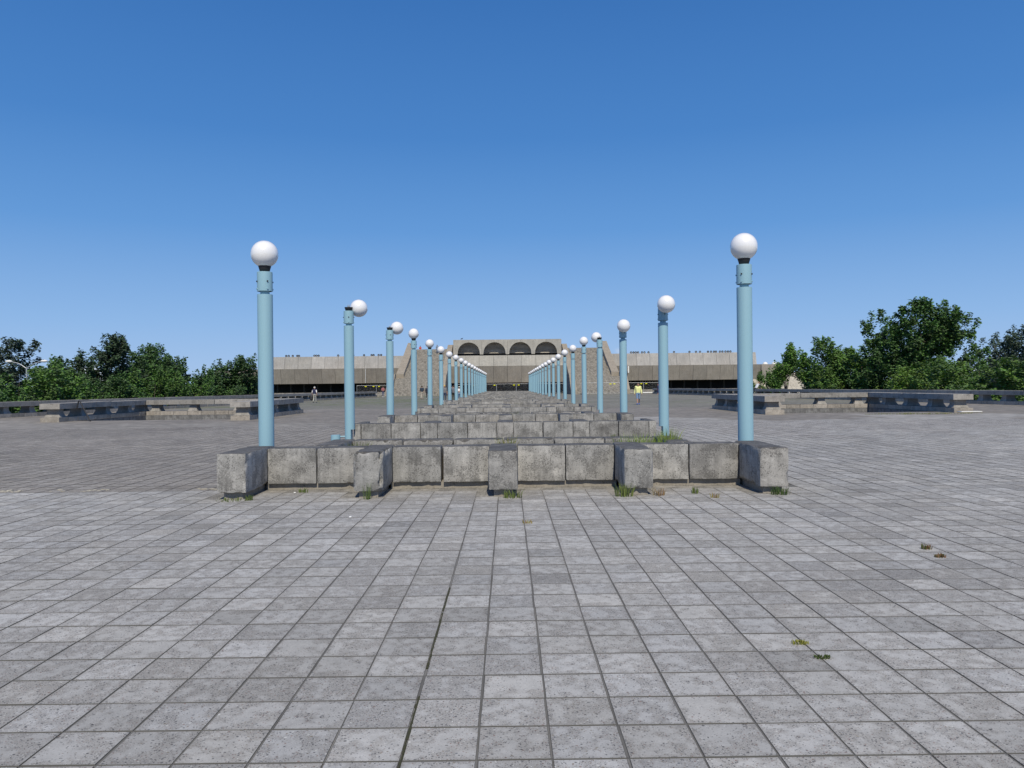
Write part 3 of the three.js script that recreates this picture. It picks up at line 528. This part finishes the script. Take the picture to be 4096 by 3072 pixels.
function person(o) {
  const J = { hipL: [-.09, .92, 0], hipR: [.09, .92, 0], kneeL: [-.10, .50, .02], kneeR: [.10, .50, .02], ankL: [-.10, .08, 0], ankR: [.10, .08, 0], toeL: [-.12, .045, .17], toeR: [.12, .045, .17], shL: [-.185, 1.42, 0], shR: [.185, 1.42, 0], elL: [-.25, 1.14, -.02], elR: [.25, 1.14, -.02], wrL: [-.265, .88, .05], wrR: [.265, .88, .05], neck: [0, 1.47, 0], head: [0, 1.63, .02], pel: [0, .95, 0], chest: [0, 1.30, 0], ...o.pose };
  const c = { shirt: [.3, .3, .3], sleeve: null, fore: SKIN, legs: [.1, .1, .15], shin: null, shoe: [.05, .05, .05], hair: [.05, .035, .025], ...o.col };
  const sl = c.sleeve ?? c.shirt, sh = c.shin ?? c.legs, B = [], bone = (a, b, ra, rb, col) => B.push([...a, ...b, ra, rb, col]);
  const off = (p, x, y = 0, z = 0) => [p[0] + x, p[1] + y, p[2] + z];
  bone(off(J.pel, -.06), off(J.chest, -.08), .105, .12, c.shirt); bone(off(J.pel, .06), off(J.chest, .08), .105, .12, c.shirt); bone(J.shL, J.shR, .075, .075, c.shirt); bone(J.chest, J.neck, .11, .06, c.shirt);
  bone(off(J.pel, -.05, -.04), off(J.pel, .05, -.04), .115, .115, c.legs);
  for (const s of ['L', 'R']) {
    bone(J['sh' + s], J['el' + s], .062, .048, sl); bone(J['el' + s], J['wr' + s], .045, .032, c.fore); const w = J['wr' + s], e = J['el' + s], l = Math.hypot(w[0] - e[0], w[1] - e[1], w[2] - e[2]), u = [(w[0] - e[0]) / l, (w[1] - e[1]) / l, (w[2] - e[2]) / l];
    bone(w, [w[0] + u[0] * .08, w[1] + u[1] * .08, w[2] + u[2] * .08], .031, .034, SKIN);
    bone(J['hip' + s], J['knee' + s], .088, .062, c.legs); bone(J['knee' + s], J['ank' + s], .060, .04, sh); bone(J['ank' + s], J['toe' + s], .048, .038, c.shoe);
    if (o.skirt) bone(J['hip' + s], off(J['hip' + s], s === 'L' ? -.06 : .06, -.42), .12, .15, c.shirt);
  }
  bone(J.neck, J.head, .056, .056, SKIN); const h = J.head; bone(off(h, 0, -.045, .012), off(h, 0, .03, 0), .078, .098, SKIN);
  const ys = Object.values(J).map(p => p[1]), top = Math.max(...ys) + .16, bot = Math.min(...ys) - .1;
  const body = sdfMesh(B, [0, (top + bot) / 2, 0], (top - bot) / 2 + .03, o.res ?? 64, .035);
  const bits = [body];
  for (const s of ['L', 'R']) {                                    // fingers and thumb
    const w = V(...J['wr' + s]), u = w.clone().sub(V(...J['el' + s])).normalize(), side = V(0, 0, 1).cross(u).lengthSq() > .1 ? V(0, 0, 1) : V(1, 0, 0), acr = side.clone().sub(u.clone().multiplyScalar(side.dot(u))).normalize(), palm = u.clone().cross(acr);
    for (let i = 0; i < 4; i++) { const a = w.clone().addScaledVector(u, .09).addScaledVector(acr, (i - 1.5) * .02), b = a.clone().addScaledVector(u, .035).addScaledVector(palm, .008), e = b.clone().addScaledVector(u, .022 + .006 * (i === 1 || i === 2)).addScaledVector(palm, .02); bits.push(paint(bar(a, b, .0095, 5), SKIN), paint(bar(b, e, .0085, 5), SKIN)); }
    const a = w.clone().addScaledVector(u, .03).addScaledVector(acr, .028), b = a.clone().addScaledVector(u, .03).addScaledVector(acr, .03), e = b.clone().addScaledVector(u, .03).addScaledVector(palm, .01); bits.push(paint(bar(a, b, .011, 5), SKIN), paint(bar(b, e, .0095, 5), SKIN));
  }
  const ball = (x, y, z, r, col, sx = 1, sy = 1) => { const g = new THREE.SphereGeometry(r, 8, 6); g.scale(sx, sy, 1); g.translate(h[0] + x, h[1] + y, h[2] + z); bits.push(paint(g, col)); };
  ball(0, -.015, .10, .016, SKIN, .8, 1.5); ball(-.035, .01, .088, .011, [.05, .04, .035]); ball(.035, .01, .088, .011, [.05, .04, .035]); ball(0, -.06, .085, .018, [.35, .14, .12], 1.2, .4); ball(-.095, -.005, .005, .022, SKIN, .5, 1.3); ball(.095, -.005, .005, .022, SKIN, .5, 1.3);
  const geo = mergeGeometries(bits.map(g => { g = g.index ? g.toNonIndexed() : g; g.deleteAttribute('uv'); return g; }));
  const t = new THREE.Group(); t.name = numbered('person'); scene.add(t); tag(t, o.label, 'person', o.group);
  t.position.set(o.x, o.y ?? gy(o.d), -o.d); t.rotation.y = o.turn ?? 0; const s = (o.h ?? 1.75) / 1.75; t.scale.setScalar(s);
  part('body', geo, M.vc, t);
  const hg = new THREE.SphereGeometry(.108, 14, 10, 0, Math.PI * 2, 0, 1.75); hg.rotateX(-.42); hg.translate(h[0], h[1] + .025, h[2] - .008); part(o.hat ? 'hat' : 'hair', hg, std(...(o.hat ?? c.hair), .9), t);
  if (o.brim) { const b = cyl(.19, .15, .025, h[0], h[1] + .045, h[2], 18); part('hat_brim', b, std(...o.hat, .9), t); }
  return t;
}
const walk = { hipL: [-.09, .92, 0], kneeL: [-.09, .51, .14], ankL: [-.09, .09, .20], toeL: [-.10, .06, .37], kneeR: [.09, .50, .0], ankR: [.09, .13, -.24], toeR: [.10, .05, -.10], elL: [-.26, 1.15, -.10], wrL: [-.27, .90, -.06], elR: [.26, 1.15, .02], wrR: [.27, .91, .14] };
person({ label: 'person in pale yellow hooded top and denim shorts walking toward the camera', x: 10.4, d: 62, h: 1.76, turn: -.08, pose: { ...walk, neck: [0, 1.47, .02], head: [0, 1.605, .07] }, col: { shirt: [.80, .82, .36], fore: [.80, .82, .36], legs: [.16, .25, .40], shin: SKIN, shoe: [.05, .12, .40], hair: [.035, .025, .02] }, res: 80 });
{
  const t = person({ label: 'grey-haired person in navy vest walking away with a dark bag', x: -21.1, d: 85, h: 1.75, turn: Math.PI - .1, pose: { ...walk, elR: [.27, 1.15, -.03], wrR: [.28, .88, .02] }, col: { shirt: [.025, .03, .08], sleeve: [.75, .75, .75], legs: [.42, .42, .38], shoe: [.12, .11, .1], hair: [.55, .54, .52] } });
  const b = thing('shoulder_bag', 'dark bag carried by the person in the navy vest', 'bag', [-21.42, gy(85) + .25, -84.9]); part('bag_body', new THREE.CapsuleGeometry(.17, .22, 4, 10), M.rubber, b).position.y = .28; part('handle', new THREE.TorusGeometry(.09, .012, 6, 14), M.rubber, b).position.y = .56;
}
person({ label: 'person in red and grey patterned top and jeans by the left stairway', x: -20.2, d: 126, h: 1.75, turn: .2, pose: { wrL: [-.12, 1.12, .18], wrR: [.12, 1.10, .18], elL: [-.26, 1.14, .02], elR: [.26, 1.14, .02] }, col: { shirt: [.34, .12, .13], legs: [.09, .11, .18], shoe: [.7, .7, .7] } });
person({ label: 'person in dark blue t-shirt and beige trousers walking to the left stairway', x: -11.15, d: 101, h: 1.75, turn: Math.PI, pose: walk, col: { shirt: [.03, .045, .07], legs: [.50, .45, .38], shoe: [.3, .12, .1] } });
person({ label: 'person in dark clothes walking beside the one in beige trousers', x: -10.45, d: 101, h: 1.70, turn: Math.PI - .2, pose: walk, col: { shirt: [.025, .028, .05], fore: [.025, .028, .05], legs: [.02, .022, .035], shoe: [.5, .5, .5] } });
person({ label: 'person in grey t-shirt and yellow cap standing between the lamp posts', x: -6.75, d: 83, h: 1.76, turn: .3, hat: [.62, .42, .06], pose: { kneeR: [.11, .5, .06] }, col: { shirt: [.19, .19, .20], legs: [.035, .05, .10], shoe: [.7, .7, .68] } });
person({ label: 'person in grey top with arms raised taking a picture', x: -5.85, d: 84, h: 1.74, turn: Math.PI * .9, pose: { elL: [-.30, 1.50, .18], wrL: [-.10, 1.66, .30], elR: [.30, 1.50, .18], wrR: [.10, 1.66, .30] }, col: { shirt: [.17, .17, .19], legs: [.03, .028, .022] } });
person({ label: 'person in white sun hat and white top with folded arms', x: -5.25, d: 84, h: 1.62, turn: .2, hat: [.72, .68, .56], brim: true, pose: { elL: [-.26, 1.15, .06], wrL: [.08, 1.12, .17], elR: [.26, 1.15, .06], wrR: [-.08, 1.16, .17] }, col: { shirt: [.72, .72, .72], legs: [.10, .17, .28] } });
const sit = { hipL: [-.09, .5, 0], hipR: [.09, .5, 0], pel: [0, .53, 0], chest: [0, .90, .04], neck: [0, 1.08, .08], head: [0, 1.24, .12], shL: [-.18, 1.02, .06], shR: [.18, 1.02, .06], kneeL: [-.13, .50, .42], kneeR: [.13, .50, .42], ankL: [-.12, .08, .40], ankR: [.12, .08, .40], toeL: [-.13, .045, .57], toeR: [.13, .045, .57], elL: [-.24, .76, .14], elR: [.24, .76, .14], wrL: [-.14, .60, .34], wrR: [.14, .60, .34] };
person({ label: 'person in orange-red clothes sitting at the top of the left stairway', x: -18.0, d: 160.9, y: 8.45 + .0, h: 1.7, pose: sit, col: { shirt: [.55, .10, .08], fore: [.55, .10, .08], legs: [.60, .25, .18] } });
person({ label: 'person in red top and dark trousers standing at the top of the left stairway', x: -16.1, d: 161.5, y: 8.93, h: 1.75, turn: .6, col: { shirt: [.50, .03, .04], legs: [.03, .03, .04] } });
person({ label: 'person in blue-grey clothes walking down the upper left stairs', x: -14.2, d: 157.4, y: 8.0, h: 1.72, pose: {}, col: { shirt: [.20, .25, .32], legs: [.12, .16, .22] } });
person({ label: 'red-haired person in navy patterned dress near the right stairway', x: 24.2, d: 125, h: 1.68, turn: -1.2, skirt: true, col: { shirt: [.05, .045, .10], legs: [.05, .045, .10], shin: SKIN, shoe: [.4, .25, .2], hair: [.20, .03, .03] } });
{
  const d = 92.3, lean = { ...sit, chest: [0, .86, -.22], neck: [0, 1.02, -.36], head: [0, 1.16, -.42], shL: [-.18, .96, -.30], shR: [.18, .96, -.30], elL: [-.26, .74, -.42], elR: [.26, .74, -.42], wrL: [-.28, .56, -.52], wrR: [.28, .56, -.52] };
  person({ label: 'person in white top leaning back while seated on the right parapet', x: wallR(d) - .25, d, y: gy(d) + .52, h: 1.75, turn: -1.25, pose: lean, col: { shirt: [.66, .68, .74], sleeve: [.05, .05, .07], fore: [.05, .05, .07], legs: [.035, .035, .045], hair: [.3, .16, .1] } });
}
{ // crow on the attic roof
  const K = [.015, .015, .018], b = [[0, .16, .0, 0, .20, .14, .07, .06, K], [0, .17, -.02, 0, .11, -.20, .05, .02, K], [0, .20, .14, 0, .27, .19, .045, .04, K], [0, .275, .2, 0, .265, .29, .018, .004, K], [-.025, .14, .05, -.025, .01, .06, .012, .008, K], [.025, .14, .05, .025, .01, .06, .012, .008, K], [-.025, .008, .05, -.025, .008, .1, .009, .006, K], [.025, .008, .05, .025, .008, .1, .009, .006, K]];
  const g = sdfMesh(b, [0, .15, .03], .3, 48, .02), m = new THREE.Mesh(g, M.vc); m.name = numbered('crow'); m.scale.setScalar(1.25); m.position.set(-9.3, 10.75, -158.2); m.rotation.y = 1.3; scene.add(tag(m, 'black crow perched on the roof above the left arch', 'bird'));
}

// ---------------------------------------------------------------- weeds and grass
function tuftGeo(seed, n, h, spread, c0, c1) {
  const R = rng(seed), P = [], C = [];
  for (let i = 0; i < n; i++) {
    const a = R() * 6.28, r = spread * Math.sqrt(R()), x = Math.cos(a) * r, z = Math.sin(a) * r * .7, hh = h * (.35 + .65 * R()), lean = (R() - .3) * hh * .8, la = a + (R() - .5), w = .002 + .0035 * R(), wa = R() * 3.14, dx = Math.cos(wa) * w, dz = Math.sin(wa) * w, k = R();
    const c = [mix(c0[0], c1[0], k), mix(c0[1], c1[1], k), mix(c0[2], c1[2], k)], m = [x + Math.cos(la) * lean * .35, hh * .6, z + Math.sin(la) * lean * .35], t = [x + Math.cos(la) * lean, hh, z + Math.sin(la) * lean];
    P.push(x - dx, -.01, z - dz, x + dx, -.01, z + dz, m[0] + dx, m[1], m[2] + dz, x - dx, -.01, z - dz, m[0] + dx, m[1], m[2] + dz, m[0] - dx, m[1], m[2] - dz, m[0] - dx, m[1], m[2] - dz, m[0] + dx, m[1], m[2] + dz, ...t); for (let q = 0; q < 9; q++) C.push(...c);
  }
  const g = new THREE.BufferGeometry(); g.setAttribute('position', new THREE.Float32BufferAttribute(P, 3)); g.setAttribute('color', new THREE.Float32BufferAttribute(C, 3)); g.computeVertexNormals(); return g;
}
const G1 = [.05, .085, .015], G2 = [.13, .17, .04], GY = [.28, .27, .06], GR_ = [.20, .10, .05];
const tuft = (label, x, d, y, n, h, s, a = G1, b = G2, grp = 'weeds sprouting on the plaza') => { const m = new THREE.Mesh(tuftGeo((x * 131 + d * 977 + 9e4) | 0, n, h, s, a, b), M.grass); m.name = numbered('weed_tuft'); m.position.set(x, y + gy(d), -d); scene.add(tag(m, label, 'weed', grp)); };
tuft('low weeds along the foot of the leftmost jutting block', -4.05, 11.3, 0, 60, .06, .22);
tuft('weed sprig at the inner corner of the leftmost jutting block', -3.78, 11.32, 0, 45, .09, .06);
tuft('small weed beside the recessed wall near the leftmost block', -3.2, 12.1, 0, 50, .08, .08);
tuft('tall weed stalk growing against the second jutting block', -2.05, 11.28, 0, 40, .30, .06, G1, [.10, .15, .04]);
tuft('grass tuft at the foot of the middle jutting block', .05, 11.28, 0, 90, .14, .14);
tuft('bushy weed at the left foot of the fourth jutting block', 1.68, 11.3, 0, 110, .22, .13, G1, [.18, .22, .06]);
tuft('reddish weed at the right foot of the fourth jutting block', 2.2, 11.35, 0, 45, .15, .09, GR_, [.22, .18, .07]);
tuft('small grass tuft between the fourth and fifth jutting blocks', 2.75, 11.5, 0, 40, .12, .05);
tuft('dry weed on the slabs before the right bay', 2.93, 11.05, 0, 30, .08, .06, GR_, GY);
tuft('dark grass tuft at the foot of the rightmost jutting block', 3.95, 11.3, 0, 100, .15, .13, [.04, .08, .015], G1);
tuft('yellow-green moss tuft in a slab joint right of centre', 1.82, 4.88, 0, 110, .022, .055, [.18, .2, .03], GY);
tuft('dark tuft in a joint far right, nearer the planter', 4.06, 7.55, 0, 60, .06, .05, GR_, G1);
tuft('dark tuft in a joint far right, nearer the camera', 4.0, 7.2, 0, 60, .05, .05, GR_, G1);
tuft('green tuft in a joint at the right picture edge', 4.55, 6.4, 0, 50, .05, .05);
tuft('thin moss tuft in a joint at centre right', 1.86, 4.62, 0, 60, .02, .05, [.06, .09, .02], G1);
tuft('dry tuft on a slab joint straight before the middle block', .22, 9.2, 0, 30, .05, .06, GR_, GY);
const gp = 'grass growing in the planters';
tuft('grass in the left corner of the nearest planter', -2.5, 13.15, .48, 170, .26, .22, G1, G2, gp);
tuft('dense grass in the right corner of the nearest planter', 2.25, 13.2, .48, 320, .36, .48, [.09, .16, .02], [.22, .30, .06], gp);
tuft('tall grass near the right end of the nearest planter', 2.75, 13.35, .48, 150, .46, .18, [.10, .17, .02], [.26, .32, .08], gp);
tuft('upright grass clump in the middle of the nearest planter', -.04, 13.3, .48, 120, .32, .16, G1, GY, gp);
tuft('weed on the cross wall of the second lamp pair', 2.7, 20.15, .2, 50, .18, .08, G1, G2, gp);
tuft('grass in the second planter, middle', .3, 27.2, .45, 80, .3, .16, G1, G2, gp);
tuft('grass in the third planter, middle', .55, 41.2, .42, 80, .35, .2, G1, G2, gp);
{ // loose grass growing over the deck before the right parapet
  const gs = [], R = rng(66); for (let i = 0; i < 60; i++) { const g = tuftGeo(3000 + i, 16, .09, .22, G1, GY); g.translate(19 + R() * 5 - (R() * 1.5), gy(38.8) - .01, -(38.2 + R() * 1.2)); gs.push(g); }
  for (let i = 0; i < 260; i++) { const x = -24 + R() * 18, d = 80 + R() * 42, n = fbm(x * .2, d * .12, 222, 0, 3); if (n < .5) continue; const g = tuftGeo(5000 + i, 10, .10, .6, G1, GY); g.translate(x, gy(d) - .01, -d); gs.push(g); }
  const m = new THREE.Mesh(mergeGeometries(gs), M.grass); m.name = 'grass'; scene.add(tag(m, 'thin grass growing through the far paving', 'grass', null, 'stuff'));
}
for (const [x, d, l] of [[-1.98, 9.7, 'small white pebble on the slabs before the second jutting block'], [-3.3, 12.0, 'small white pebble beside the weed at the recessed wall']]) { const g = new THREE.IcosahedronGeometry(.015, 1); g.scale(1.3, .7, 1); const m = new THREE.Mesh(g, M.white); m.name = numbered('pebble'); m.position.set(x, .014 - (d > 11 ? .003 : 0), -d); scene.add(tag(m, l, 'pebble')); }

// ---------------------------------------------------------------- trees and shrubs beyond the parapets
// crown: leaf clumps on shoots spread through a lumpy volume; every leaf is its own small face
function crownGeo(o) {
  const R = rng(o.seed), P = [], C = [], N = [], ends = [], rx = o.rx, rz = o.rz ?? o.rx, y0 = o.y0, y1 = o.y1, H = y1 - y0;
  const lobes = Array.from({ length: o.lobes ?? 9 }, () => { const a = R() * 6.28, q = Math.sqrt(R()) * .72, t = Math.pow(R(), .8); return { x: Math.cos(a) * q * rx, z: Math.sin(a) * q * rz, y: y0 + H * (.15 + .62 * t), r: rx * (.34 + .22 * R()) * (1.15 - .55 * t) }; });
  const shoots = []; let guard = 0;
  while (shoots.length < o.n && guard++ < o.n * 20) { const l = lobes[(R() * lobes.length) | 0], a = R() * 6.28, b = Math.acos(2 * R() - 1), q = l.r * (.55 + .5 * Math.pow(R(), .5)); const p = V(l.x + Math.sin(b) * Math.cos(a) * q, l.y + Math.cos(b) * q * 1.05, l.z + Math.sin(b) * Math.sin(a) * q); if (p.y < y0 - .5 || p.y > y1) continue; const out = V(p.x - l.x, p.y - l.y, p.z - l.z).normalize().multiplyScalar(.6).add(V((R() - .5) * .5, .75, (R() - .5) * .5)).normalize(); shoots.push({ p, out, len: (.45 + .7 * R()) * (o.shoot ?? 1) }); }
  for (let i = 0; i < (o.spires ?? 10); i++) { const l = lobes.reduce((m, q) => (q.y + q.r > m.y + m.r ? q : m), lobes[(R() * lobes.length) | 0]), a = R() * 6.28, q = R() * l.r * .8; shoots.push({ p: V(l.x + Math.cos(a) * q, Math.min(y1 - .2, l.y + l.r * .8), l.z + Math.sin(a) * q), out: V((R() - .5) * .3, 1, (R() - .5) * .3).normalize(), len: (.9 + R() * .8) * (o.shoot ?? 1) }); }
  const v = V(0, 0, 0), u = V(0, 0, 0), w = V(0, 0, 0), n = V(0, 0, 0);
  for (const s of shoots) {
    const tint = .75 + .5 * R(), yel = R(); ends.push(s.p.clone());
    for (let k = 0; k < o.leaves; k++) {
      const t = R(), rr = (.10 + .26 * (1 - t)) * (o.fat ?? 1), a = R() * 6.28, b = Math.acos(2 * R() - 1), q = rr * Math.cbrt(R()) * 1.5; v.copy(s.p).addScaledVector(s.out, (t - .3) * s.len).add(w.set(Math.sin(b) * Math.cos(a) * q, Math.cos(b) * q, Math.sin(b) * Math.sin(a) * q));
      n.set(R() - .5, .2 + R() * .8, R() - .5).normalize(); u.set(R() - .5, R() - .7, R() - .5).normalize(); w.crossVectors(n, u).normalize(); u.crossVectors(w, n).normalize();
      const L = o.leaf * (.7 + .6 * R()), W = L * .36, c = o.col, f = tint * (.8 + .4 * R()), cc = [c[0] * f * (1 + .5 * yel * (o.yel ?? .25)), c[1] * f, c[2] * f];
      const A = [v.x, v.y, v.z], B = [v.x + u.x * L * .5 + w.x * W, v.y + u.y * L * .5 + w.y * W + n.y * .02, v.z + u.z * L * .5 + w.z * W], D = [v.x + u.x * L, v.y + u.y * L, v.z + u.z * L], E = [v.x + u.x * L * .5 - w.x * W, v.y + u.y * L * .5 - w.y * W, v.z + u.z * L * .5 - w.z * W];
      P.push(...A, ...B, ...D, ...A, ...D, ...E); for (let q2 = 0; q2 < 6; q2++) C.push(...cc);
    }
  }
  let hi = -1e9, lo = 1e9, mx = -1e9; for (let i = 0; i < P.length; i += 3) { hi = Math.max(hi, P[i + 1]); lo = Math.min(lo, P[i]); mx = Math.max(mx, P[i]); }
  const ky = (y1 - y0) / (hi - y0), kx = rx * 2.08 / (mx - lo), cx = (mx + lo) / 2, fit = (p) => { p.x = (p.x - cx) * kx; p.z *= kx; p.y = y0 + (p.y - y0) * ky; };
  for (let i = 0; i < P.length; i += 3) { P[i] = (P[i] - cx) * kx; P[i + 2] *= kx; P[i + 1] = y0 + (P[i + 1] - y0) * ky; } ends.forEach(fit); lobes.forEach(fit);
  const g = new THREE.BufferGeometry(); g.setAttribute('position', new THREE.Float32BufferAttribute(P, 3)); g.setAttribute('color', new THREE.Float32BufferAttribute(C, 3)); g.computeVertexNormals(); return { g, ends, lobes };
}
function limb(a, b, r0, r1, n = 6) { const l = a.distanceTo(b), g = new THREE.CylinderGeometry(r1, r0, l, n); g.rotateX(Math.PI / 2); g.applyQuaternion(new THREE.Quaternion().setFromUnitVectors(V(0, 0, 1), b.clone().sub(a).normalize())); g.translate((a.x + b.x) / 2, (a.y + b.y) / 2, (a.z + b.z) / 2); return g; }
function tree(name, label, cat, x, d, o, group) {
  const base = -5.2, t = thing(name, label, cat, [x, base, -d], 0, group); const q = { ...o, y0: o.y0 - base, y1: o.y1 - base }, { g, ends, lobes } = crownGeo(q), R = rng(o.seed + 5), H = q.y1;
  const tr = [], fork = V((R() - .5) * .4, q.y0 * .7 + H * .08, (R() - .5) * .4), rt = o.trunk ?? .2;
  tr.push(limb(V(0, -.1, 0), fork, rt, rt * .75, 8), limb(fork, V((R() - .5) * .8, H * .82, (R() - .5) * .8), rt * .72, rt * .15, 7));
  for (const l of lobes) { const k = .1 + .5 * R(), st = V(fork.x, mix(fork.y, H * .6, k), fork.z), en = V(l.x, l.y, l.z), md = st.clone().lerp(en, .5).add(V(0, .25, 0)); tr.push(limb(st, md, rt * .4, rt * .28), limb(md, en, rt * .28, rt * .14)); for (let i = 0; i < 5; i++) { const e = ends[(R() * ends.length) | 0]; if (e.distanceTo(en) < l.r * 1.6) tr.push(limb(en, e, rt * .13, rt * .05, 5)); } }
  part('trunk', mergeGeometries(tr), M.bark, t); part('crown', g, M.leaf, t); return t;
}
const DK = [.030, .078, .026], MD = [.048, .128, .022], LT = [.085, .205, .020], BL = [.045, .088, .050];
const gl = 'trees beyond the left parapet', gr = 'trees beyond the right parapet';
tree('broadleaf_tree', 'blue-green tree at the left picture edge behind the street lamp', 'tree', -49.3, 74, { seed: 11, rx: 6.0, lobes: 13, y0: -2, y1: 6.7, n: 333, leaves: 85, leaf: .24, col: BL, spires: 10, trunk: .24 }, gl);
tree('broadleaf_tree', 'low green tree between the street lamp and the dark tall tree', 'tree', -41.6, 73, { seed: 12, rx: 3.2, y0: -2, y1: 4.9, n: 159, leaves: 85, leaf: .22, col: MD, spires: 5 }, gl);
tree('broadleaf_tree', 'tall dark green tree, highest of those on the left', 'tree', -39.2, 76, { seed: 13, rx: 4.2, lobes: 12, y0: -2, y1: 7.1, n: 319, leaves: 95, leaf: .24, col: DK, spires: 12, trunk: .26 }, gl);
tree('broadleaf_tree', 'bushy green tree right of the tall dark tree on the left', 'tree', -35.0, 81, { seed: 14, rx: 5.2, lobes: 14, y0: -2, y1: 6.5, n: 348, leaves: 85, leaf: .24, col: MD, spires: 22, shoot: 1.25, trunk: .24 }, gl);
tree('broadleaf_tree', 'smaller green tree beside the left end of the hall', 'tree', -31.2, 89, { seed: 15, rx: 3.9, y0: -2, y1: 5.5, n: 217, leaves: 80, leaf: .24, col: MD, spires: 14, shoot: 1.2 }, gl);
tree('broadleaf_tree', 'large maple with open branches, tallest tree on the right', 'tree', 39.3, 75, { seed: 21, rx: 5.7, y0: -2.5, y1: 9.4, n: 620, leaves: 90, leaf: .25, col: [.056, .150, .018], spires: 12, lobes: 19, trunk: .32 }, gr);
tree('broadleaf_tree', 'dark grey-green tree at the right picture edge', 'tree', 54.6, 86, { seed: 22, rx: 6.6, lobes: 13, y0: -2, y1: 7.7, n: 391, leaves: 80, leaf: .22, col: BL, spires: 16, yel: .1, trunk: .26 }, gr);
tree('broadleaf_tree', 'middle-sized light green tree left of the large maple', 'tree', 34.8, 82, { seed: 23, rx: 3.5, lobes: 11, y0: -2, y1: 6.4, n: 152, leaves: 75, leaf: .24, col: LT, spires: 8 }, gr);
tree('broadleaf_tree', 'spindly young tree nearest the hall, taller of two', 'tree', 32.4, 90, { seed: 24, rx: 1.9, y0: -.5, y1: 6.2, n: 69, leaves: 65, leaf: .24, col: LT, spires: 5, lobes: 5, trunk: .1 }, gr);
tree('broadleaf_tree', 'spindly young tree next to the middle-sized light green tree', 'tree', 33.6, 88, { seed: 25, rx: 1.9, y0: -.5, y1: 5.5, n: 72, leaves: 65, leaf: .24, col: LT, spires: 4, lobes: 5, trunk: .1 }, gr);
tree('broadleaf_tree', 'thin sapling rising before the right end of the hall', 'tree', 32.1, 99, { seed: 26, rx: 1.1, y0: -1, y1: 3.1, n: 37, leaves: 60, leaf: .22, col: LT, spires: 4, lobes: 3, trunk: .07 }, gr);
tree('broadleaf_tree', 'thin sapling before the pale limestone steps', 'tree', 33.2, 97, { seed: 27, rx: 1.3, y0: -1, y1: 3.5, n: 46, leaves: 60, leaf: .22, col: LT, spires: 4, lobes: 3, trunk: .07 }, gr);
tree('broadleaf_tree', 'mid green tree filling the gap between the two tallest left trees', 'tree', -38.3, 84, { seed: 16, rx: 3.6, lobes: 10, y0: -2, y1: 5.4, n: 190, leaves: 80, leaf: .24, col: MD, spires: 8 }, gl);
tree('broadleaf_tree', 'light green tree just left of the large maple, partly hidden by it', 'tree', 36.6, 80, { seed: 28, rx: 3.2, lobes: 10, y0: -2, y1: 5.4, n: 170, leaves: 80, leaf: .24, col: LT, spires: 6 }, gr);
[50, 55, 60, 65.5, 71, 77, 83.5, 91].forEach((d, i) => tree('shrub', `bright green shrub behind the left parapet, ${ord[i]} from the picture edge`, 'shrub', wallL(d) - 3.6 - (i % 3) * .5, d, { seed: 40 + i, rx: 3.6, y0: -3, y1: 3.3 + (i % 3) * .5 - i * .05, n: 174, leaves: 75, leaf: .2, col: i % 3 ? [.068, .180, .018] : [.048, .138, .018], spires: 5, yel: .5, trunk: .1 }, 'shrubs behind the left parapet'));
[60.5, 66, 71.5, 77.5, 83].forEach((d, i) => tree('shrub', `bright green shrub behind the right parapet, ${ord[i]} from the picture edge`, 'shrub', wallR(d) + 3.6 + (i % 3) * .5, d, { seed: 60 + i, rx: 3.8, y0: -3, y1: 3.9 - i * .22, n: 181, leaves: 75, leaf: .2, col: i % 3 ? [.098, .225, .016] : [.075, .185, .018], spires: 5, yel: .6, trunk: .1 }, 'shrubs behind the right parapet'));
{ // street lamp among the left trees
  const t = thing('street_lamp', 'grey street lamp with two arms among the left trees', 'street lamp', [-41.0, -5.2, -66.5]); part('pole', cyl(.09, .06, 8.7, 0, 0, 0, 12), M.galv, t);
  for (const s of [-1, 1]) { part('arm', new THREE.TubeGeometry(new THREE.CatmullRomCurve3([V(0, 8.6, 0), V(s * .6, 9.0, 0), V(s * 1.3, 9.2, 0)]), 10, .035, 6), M.galv, t); const h = new THREE.SphereGeometry(.3, 14, 8); h.scale(1, .38, .55); h.translate(s * 1.5, 9.22, 0); part('lamp_head', h, M.white, t); }
}

scene.traverse(o => { if (o.isMesh) { o.castShadow = true; o.receiveShadow = true; } });
renderer.render(scene, camera);
